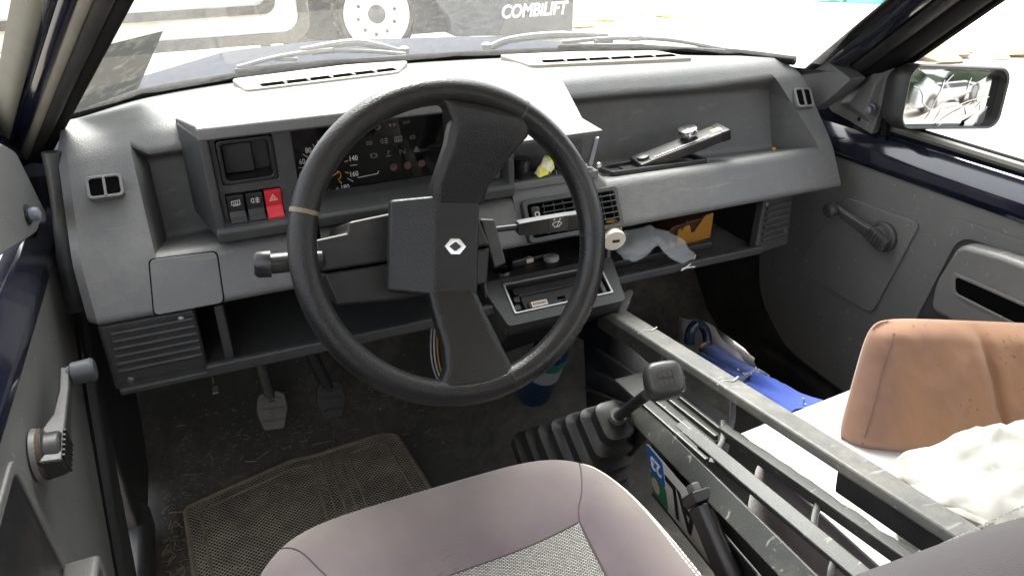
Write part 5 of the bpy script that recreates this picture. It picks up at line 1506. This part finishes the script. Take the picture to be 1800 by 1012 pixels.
# usb charger in the lighter socket
uc = thing('usb_charger', 'white usb car charger plugged in under the air vent', 'charger', (.60, 1.02, .54))
uax = V((-.12, -.85, -.25)).normalized(); ue = (X_ - uax * uax.x).normalized()
ufr = (V((.600, 1.022, .553)), ue, uax.cross(ue), uax)
OFFW = plastic('cream white plastic', (.66, .60, .50), .4, 0, 0, .06, 30)
lathe('charger_body', [(.002, -.03), (.0165, -.03), (.0165, .012), (.0195, .014), (.0195, .021), (.002, .0215)], ufr, OFFW, uc, n=28, bevel=.001)
obox('usb_port', (.002, .0005, .0216), (.0125, .0055, .0012), ufr, BLK, uc, bevel=0)
lathe('socket_ring', [(.017, -.012), (.023, -.012), (.023, -.006), (.017, -.006)], ufr, flat('amber ring', (.45, .24, .05), .35), uc, n=26)

# clear plastic bag and orange box on the glove shelf
CLEAR, n, l, p = newmat('crinkled clear plastic')
p.inputs['Base Color'].default_value = (.78, .83, .85, 1); p.inputs['Roughness'].default_value = .08
p.inputs['Alpha'].default_value = .2; p.inputs['Specular IOR Level'].default_value = .8
cbg = crumple('clear_bag', [[(.648, 1.10, .505), (.672, 1.10, .512), (.70, 1.095, .518), (.722, 1.085, .522), (.755, 1.075, .508), (.785, 1.07, .485), (.808, 1.065, .462)],
                            [(.650, 1.08, .485), (.675, 1.075, .490), (.702, 1.07, .498), (.724, 1.062, .505), (.752, 1.055, .488), (.776, 1.052, .468), (.800, 1.05, .450)],
                            [(.655, 1.065, .470), (.682, 1.06, .470), (.706, 1.06, .478), (.724, 1.058, .490), (.744, 1.05, .470), (.765, 1.045, .454), (.785, 1.043, .443)]], CLEAR, None, amp=.0075, freq=40, seed=9, sub=3, thick=.0005, crease=.003, sharp=60)
tag(cbg, 'crinkled clear plastic bag hanging over the glove shelf edge', 'plastic bag')
tube('bag_seam', smooth_path([(.806, 1.058, .458), (.785, 1.042, .452), (.762, 1.036, .446), (.768, 1.038, .448), (.792, 1.038, .446)], 6), .0013, flat('white bag seam', (.75, .76, .76), .4), cbg, n=6)
ob = thing('orange_box', 'orange tool box with brown window on the glove shelf', 'box', (.85, 1.14, .447))
OR_ = plastic('orange plastic', (.46, .21, .025), .5, 0, 0, .15, 15, dust=.1)
ofr = frame((.803, 1.118, .448), (1, .05, 0), Z_)
prism('box_front', [(0, 0), (.084, .006), (.086, .058), (.066, .056), (.044, .026), (.036, .026), (.030, .044), (.004, .040)], ofr, -.006, 0, OR_, ob, bevel=.002)
prism('box_body', [(-.012, 0), (.082, .004), (.084, .052), (.002, .046), (-.012, .040)], ofr, -.07, -.006, plastic('brown translucent plastic', (.07, .028, .015), .35), ob, bevel=.003)
tube('wire_bail', smooth_path([loc2(ofr, .010, .038, .002), loc2(ofr, .014, .050, .004), loc2(ofr, .020, .056, .003)], 5), .0014, CHROME, ob, n=6)

# keys and coins on the console ledge
kz = .492
kg = thing('key_bunch', 'black car key fob lying on the ledge above the empty radio slot', 'key', (.46, 1.09, kz))
obox('fob', (.0, 0, .008), (.030, .020, .016), frame((.458, 1.092, kz), (1, .1, 0), Y_), BLACKSM, kg, bevel=.004)
obox('fob_end', (.022, .001, .005), (.018, .012, .009), frame((.458, 1.092, kz), (1, .1, 0), Y_), OFFW, kg, bevel=.002)
obox('blade', (.045, .002, .006), (.034, .010, .008), frame((.458, 1.092, kz), (1, .1, 0), Y_), BLACKSM, kg, bevel=.002)
for nm, x, y, r, h, mt, lab in (('bottle_cap', .522, 1.090, .014, .008, plastic('grey cap', (.42, .42, .41), .4), 'small grey cap lying at the far end of the radio ledge'), ('metal_disc', .427, 1.083, .016, .004, CHROME, 'shiny round disc on the ledge beside the column shroud')):
    tag(lathe(nm, [(.001, 0), (r, 0), (r, h * .8), (r * .85, h), (.001, h)], frame((x, y, kz - .0005), X_, Y_), mt, None, n=22), lab, 'cap' if 'cap' in nm else 'disc')
# sweet wrappers in the heater control recess
YEL = plastic('yellow sweet wrapper', (.80, .72, .10), .35, 0, 0, .3, 260, dust=.0)
m, n, l, p = newmat('yellow and white wrapper')
tc = n.new('ShaderNodeTexCoord'); nz = N(n, 'ShaderNodeTexNoise', Scale=110, Detail=2); l.new(tc.outputs['Object'], nz.inputs['Vector'])
rp = n.new('ShaderNodeValToRGB'); rp.color_ramp.elements[0].position = .47; rp.color_ramp.elements[1].position = .53
rp.color_ramp.elements[0].color = (.78, .70, .06, 1); rp.color_ramp.elements[1].color = (.75, .75, .66, 1)
l.new(nz.outputs['Fac'], rp.inputs['Fac']); l.new(rp.outputs['Color'], p.inputs['Base Color']); p.inputs['Roughness'].default_value = .3
WRP = m
for i, (pts, lab) in enumerate((([[(.482, 1.072, .660), (.490, 1.075, .668), (.500, 1.08, .678), (.510, 1.085, .684)], [(.486, 1.066, .657), (.496, 1.068, .662), (.508, 1.072, .668), (.520, 1.078, .676)], [(.488, 1.062, .655), (.498, 1.064, .656), (.510, 1.068, .658), (.520, 1.073, .662)]], 'crumpled yellow and white wrapper leaning on the black heater knob'),
                               ([[(.530, 1.082, .662), (.534, 1.085, .674), (.538, 1.087, .686)], [(.538, 1.076, .660), (.542, 1.078, .670), (.545, 1.08, .680)], [(.545, 1.072, .658), (.551, 1.074, .664), (.556, 1.076, .670)]], 'yellow wrapper standing between the heater slider ribs'))):
    tag(crumple('sweet_wrapper', pts, WRP, None, amp=.004, freq=90, seed=20 + i, sub=2, thick=.0004), lab, 'wrapper')
tag(obox('orange_crumb', (0, 0, .003), (.008, .006, .006), frame((1.02, 1.128, .612), (1, .4, 0), Y_), flat('amber crumb', (.7, .36, .03), .3), None, bevel=.0015), 'tiny amber crumb in the far corner of the passenger shelf', 'crumb')
# ---------------------------------------------------------------- the yard outside
GZ = -.30
m, n, l, p = newmat('pale dusty concrete yard')
tc = n.new('ShaderNodeTexCoord')
nz = N(n, 'ShaderNodeTexNoise', Scale=.35, Detail=8, Roughness=.65); l.new(tc.outputs['Object'], nz.inputs['Vector'])
rp = n.new('ShaderNodeValToRGB'); rp.color_ramp.elements[0].position = .36; rp.color_ramp.elements[1].position = .62
rp.color_ramp.elements[0].color = (.30, .25, .18, 1); rp.color_ramp.elements[1].color = (.50, .48, .44, 1)
l.new(nz.outputs['Fac'], rp.inputs['Fac']); l.new(rp.outputs['Color'], p.inputs['Base Color']); p.inputs['Roughness'].default_value = .9
g = M('ground', [V((-300, -300, GZ)), V((300, -300, GZ)), V((300, 300, GZ)), V((-300, 300, GZ))], [(0, 1, 2, 3)], m)
g['kind'] = 'structure'

ft_ = thing('forklift_truck', 'grey sideloader forklift with large white-rimmed wheel parked beyond the bonnet', 'forklift', (2.6, 8.4, GZ))
FG = plastic('dark grey forklift paint', (.10, .105, .11), .5, 0, 0, .2, 3, dust=.2)
FD = plastic('black forklift frame', (.03, .03, .03), .6, 0, 0, .2, 3, dust=.2)
TYRE = plastic('dusty tyre rubber', (.05, .048, .042), .8, 30, .6, .3, 6, dust=.4)
FW = plastic('white wheel paint', (.85, .84, .81), .45, 0, 0, .08, 6)
yF = 7.9
pnl = prism('side_panel', rpoly([(2.62, -.19), (4.04, -.265), (4.06, 1.3), (2.3, 1.3), (2.3, .55), (2.48, .12), (2.60, .0)], .05), (V((0, yF, 0)), X_, Z_, -Y_), -.6, 0, FG, ft_, bevel=.02)
text('lettering', 'COMBiLIFT', (V((3.56, yF - .001, .015)), (X_ + Z_ * -.0).normalized(), Z_, -Y_), .185, flat('white lettering', (.85, .85, .83), .5), pnl, ext=.002, shear=.22, bold=.006, sx=.86)
box('chassis', (.9, yF + .15, -.16), (2.7, yF + .7, .6), FD, ft_, bevel=.02)
box('mast', (.95, yF + .1, -.2), (1.20, yF + .4, 2.2), FG, ft_, bevel=.02)
box('mast_rail', (1.12, yF - .02, -.1), (1.18, yF + .12, 2.2), FD, ft_, bevel=.01)
def wheel_at(c, r, par):
    f_ = (V(c), X_, Z_, -Y_)
    ty = lathe('tyre', [(r * .72, -.14), (r * .95, -.16), (r, -.12), (r, .10), (r * .95, .14), (r * .84, .15), (r * .80, .10)], f_, TYRE, par, n=48, sharp=50)
    for i in range(30):
        a_ = 2 * math.pi * i / 30
        ft2 = (V(c), X_ * math.cos(a_) + Z_ * math.sin(a_), Z_ * math.cos(a_) - X_ * math.sin(a_), -Y_)
        obox('tread_lug', (r + .004, 0, .04), (.022, .045, .18), ft2, TYRE, ty, bevel=.004)
    rm = lathe('rim', [(r * .84, .10), (r * .83, .155), (r * .79, .155), (r * .74, .13), (r * .34, .12), (r * .28, .14), (.01, .14)], f_, FW, par, n=40, sharp=50)
    lathe('hub', [(.095, .10), (.085, .16), (.05, .18), (.005, .185)], f_, FG, par, n=20)
    for i in range(10):
        a_ = 2 * math.pi * i / 10 + .2
        lathe('wheel_nut', [(.016, .10), (.016, .145), (.004, .15)], (V(c) + X_ * math.cos(a_) * r * .48 + Z_ * math.sin(a_) * r * .48, X_, Z_, -Y_), FG, rm, n=8)
wheel_at((1.80, yF, .105), .395, ft_)

# white loading deck standing left of the forklift: two panels in dark rounded frames
dk = thing('white_loading_deck', 'white panels in dark rounded frames left of the forklift', 'loading deck', (.0, 7.2, GZ))
DW = plastic('white deck paint', (.78, .77, .72), .5, 0, 0, .08, 4)
DF = plastic('dark deck frame', (.11, .10, .085), .6, 0, 0, .3, 4, dust=.4)
f7 = (V((0, 7.0, 0)), X_, Z_, -Y_)
ring('lower_frame', rrect(-3.5, .02, 1.03, 1.2, .18, 6), rrect(-3.4, .11, .94, 1.1, .14, 6), f7, -.05, .05, DF, dk, bevel=.01)
prism('lower_panel', rrect(-3.45, .07, .98, 1.15, .15, 6), f7, -.04, .01, DW, dk, bevel=0)
f8 = (V((0, 6.93, 0)), X_, Z_, -Y_)
ring('upper_frame', rrect(-3.3, .27, .76, 1.0, .10, 6), rrect(-3.2, .335, .69, .92, .08, 6), f8, -.06, .01, DF, dk, bevel=.006)
for x in (-2.5, -1.0, .6): box('leg', (x, 6.98, GZ), (x + .08, 7.06, .1), DF, dk, bevel=.005)
bd_ = box('wooden_beam', (-3.2, 5.6, .20), (-.72, 5.7, .28), plastic('ochre timber', (.45, .24, .07), .7, 0, 0, .3, 5), None, bevel=.01)
tag(bd_, 'ochre timber beam outside the driver window', 'beam')
for x in (-2.8, -1.2): box('beam_post', (x, 5.61, GZ), (x + .08, 5.69, .21), DF, bd_, bevel=.005)

# scrub, stones and a parked car out on the right
def car(name, lab, loc, ang, colr, s=1.0):
    c = thing(name, lab, 'car', loc)
    M_ = Matrix.Translation(V(loc)) @ Matrix.Rotation(ang, 4, 'Z') @ Matrix.Scale(s, 4)
    PA = plastic(name + ' paint', colr, .3, 0, 0, .08, 3, coat=.6)
    side = [(-2.0, .30), (-2.02, .55), (-1.95, .78), (-1.55, .92), (-.85, 1.38), (.55, 1.42), (1.15, .98), (1.9, .82), (2.0, .55), (1.98, .28)]
    a_ = [M_ @ V((x, -.80 + (.10 if z > 1 else 0), z)) for x, z in side]; b_ = [M_ @ V((x, .80 - (.10 if z > 1 else 0), z)) for x, z in side]
    bo = loft('car_body', [a_, b_], PA, c, cap0=True, cap1=True, bevel=.06 * s, seg=3)
    for sy_ in (-1, 1):
        gp = [(-1.30, .95), (-.82, 1.30), (-.25, 1.32), (-.25, .95)]; gp2 = [(-.17, .95), (-.17, 1.32), (.48, 1.33), (.88, .98)]
        for q_ in (gp, gp2):
            o_ = loft('side_window', [[M_ @ V((x, sy_ * .79 - sy_ * (.085 * max(0, (z - .92) / .4)), z)) for x, z in q_], [M_ @ V((x, sy_ * .815 - sy_ * (.085 * max(0, (z - .92) / .4)), z)) for x, z in q_]], BLACKSM, c, cap0=True, cap1=True)
        for wx in (-1.25, 1.25):
            wfr = (M_ @ V((wx, sy_ * .70, .31)), (M_.to_3x3() @ X_).normalized(), Z_, (M_.to_3x3() @ V((0, -1, 0))).normalized() * (1 if sy_ < 0 else -1))
            if wfr[1].cross(wfr[2]).dot(wfr[3]) < 0: wfr = (wfr[0], -wfr[1], wfr[2], wfr[3])
            w_ = lathe('wheel', [(.02, -.08), (.29 * s, -.08), (.31 * s, -.02), (.31 * s, .09), (.28 * s, .13), (.20 * s, .13), (.19 * s, .10), (.02, .10)], wfr, TYRE, c, n=24, sharp=45)
            lathe('rim', [(.19 * s, .10), (.18 * s, .12), (.05 * s, .125), (.01, .125)], wfr, SILVERP, w_, n=20)
    return c

car('parked_car', 'silver hatchback parked behind the van, seen in the cracked mirror', (8.2, -4.6, GZ), .5, (.42, .43, .44))
car('dark_estate_car', 'dark car parked behind the silver hatchback, seen in the cracked mirror', (11.2, -7.8, GZ), .7, (.03, .03, .035), 1.15)  # added so the mirror has something dark to reflect
car('olive_car', 'muddy olive car parked at the far edge of the yard', (12.6, 8.6, GZ), 2.2, (.16, .15, .10), 1.1)
def clumps(name, lab, cat, spots, mat, kind=None):
    bm = bmesh.new()
    for (x, y, z, r, h) in spots:
        res = bmesh.ops.create_icosphere(bm, subdivisions=3, radius=1.0)
        for v in res['verts']:
            q = v.co.copy()
            k = 1 + .45 * noise.noise(q * 2.1 + V((x, y, 3))) + .25 * noise.noise(q * 5 + V((y, x, 1)))
            v.co = V((x + q.x * r * k, y + q.y * r * k, z + q.z * h * k))
    o = finish(bm, name, mat, None, sharp=30)
    tag(o, lab, cat)
    if kind: o['kind'] = kind
    return o
HEDGE = plastic('dark hedge leaves', (.03, .045, .02), .8, 20, 1.0, .5, 3, grainkind='noise')  # hedge out of view, added to darken what the mirror reflects
for i in range(5):
    clumps('hedge_bush', ['dark green bush at the near end of the hedge behind the parked cars', 'dark green bush second along the hedge behind the parked cars', 'dark green bush in the middle of the hedge behind the parked cars', 'dark green bush second from the far end of the hedge', 'dark green bush at the far end of the hedge by the olive car'][i], 'bush', [(9 + i * 2.3, -15.5 + i * 2.4, .8, 1.9, 1.9), (9.6 + i * 2.3, -14.6 + i * 2.4, .4, 1.4, 1.4)], HEDGE)['group'] = 'hedge bushes'
SOIL = plastic('dry ochre soil', (.34, .27, .18), .95, 40, 1.0, .35, 3, grainkind='noise')
clumps('soil_heap', 'low heap of dry ochre soil beside the passenger window', 'soil', [(6.5, 5.5, GZ - .02, .55, .12), (7.1, 5.2, GZ - .02, .4, .08)], SOIL)
clumps('dry_grass_tuft', 'patch of dry yellow grass right of the forklift', 'grass', [(5.0, 8.9, GZ - .03, .7, .10), (4.3, 9.2, GZ - .03, .5, .08), (5.9, 8.8, GZ - .03, .4, .07)], plastic('dry grass', (.42, .34, .14), .9, 60, 1.0, .4, 8, grainkind='noise'))
clumps('teal_tarpaulin', 'crumpled teal tarpaulin lying out in the yard', 'tarpaulin', [(9.3, 8.9, GZ + .05, .45, .22), (8.9, 9.1, GZ + .02, .3, .15)], plastic('teal tarp', (.03, .33, .30), .5, 0, 0, .2, 6))
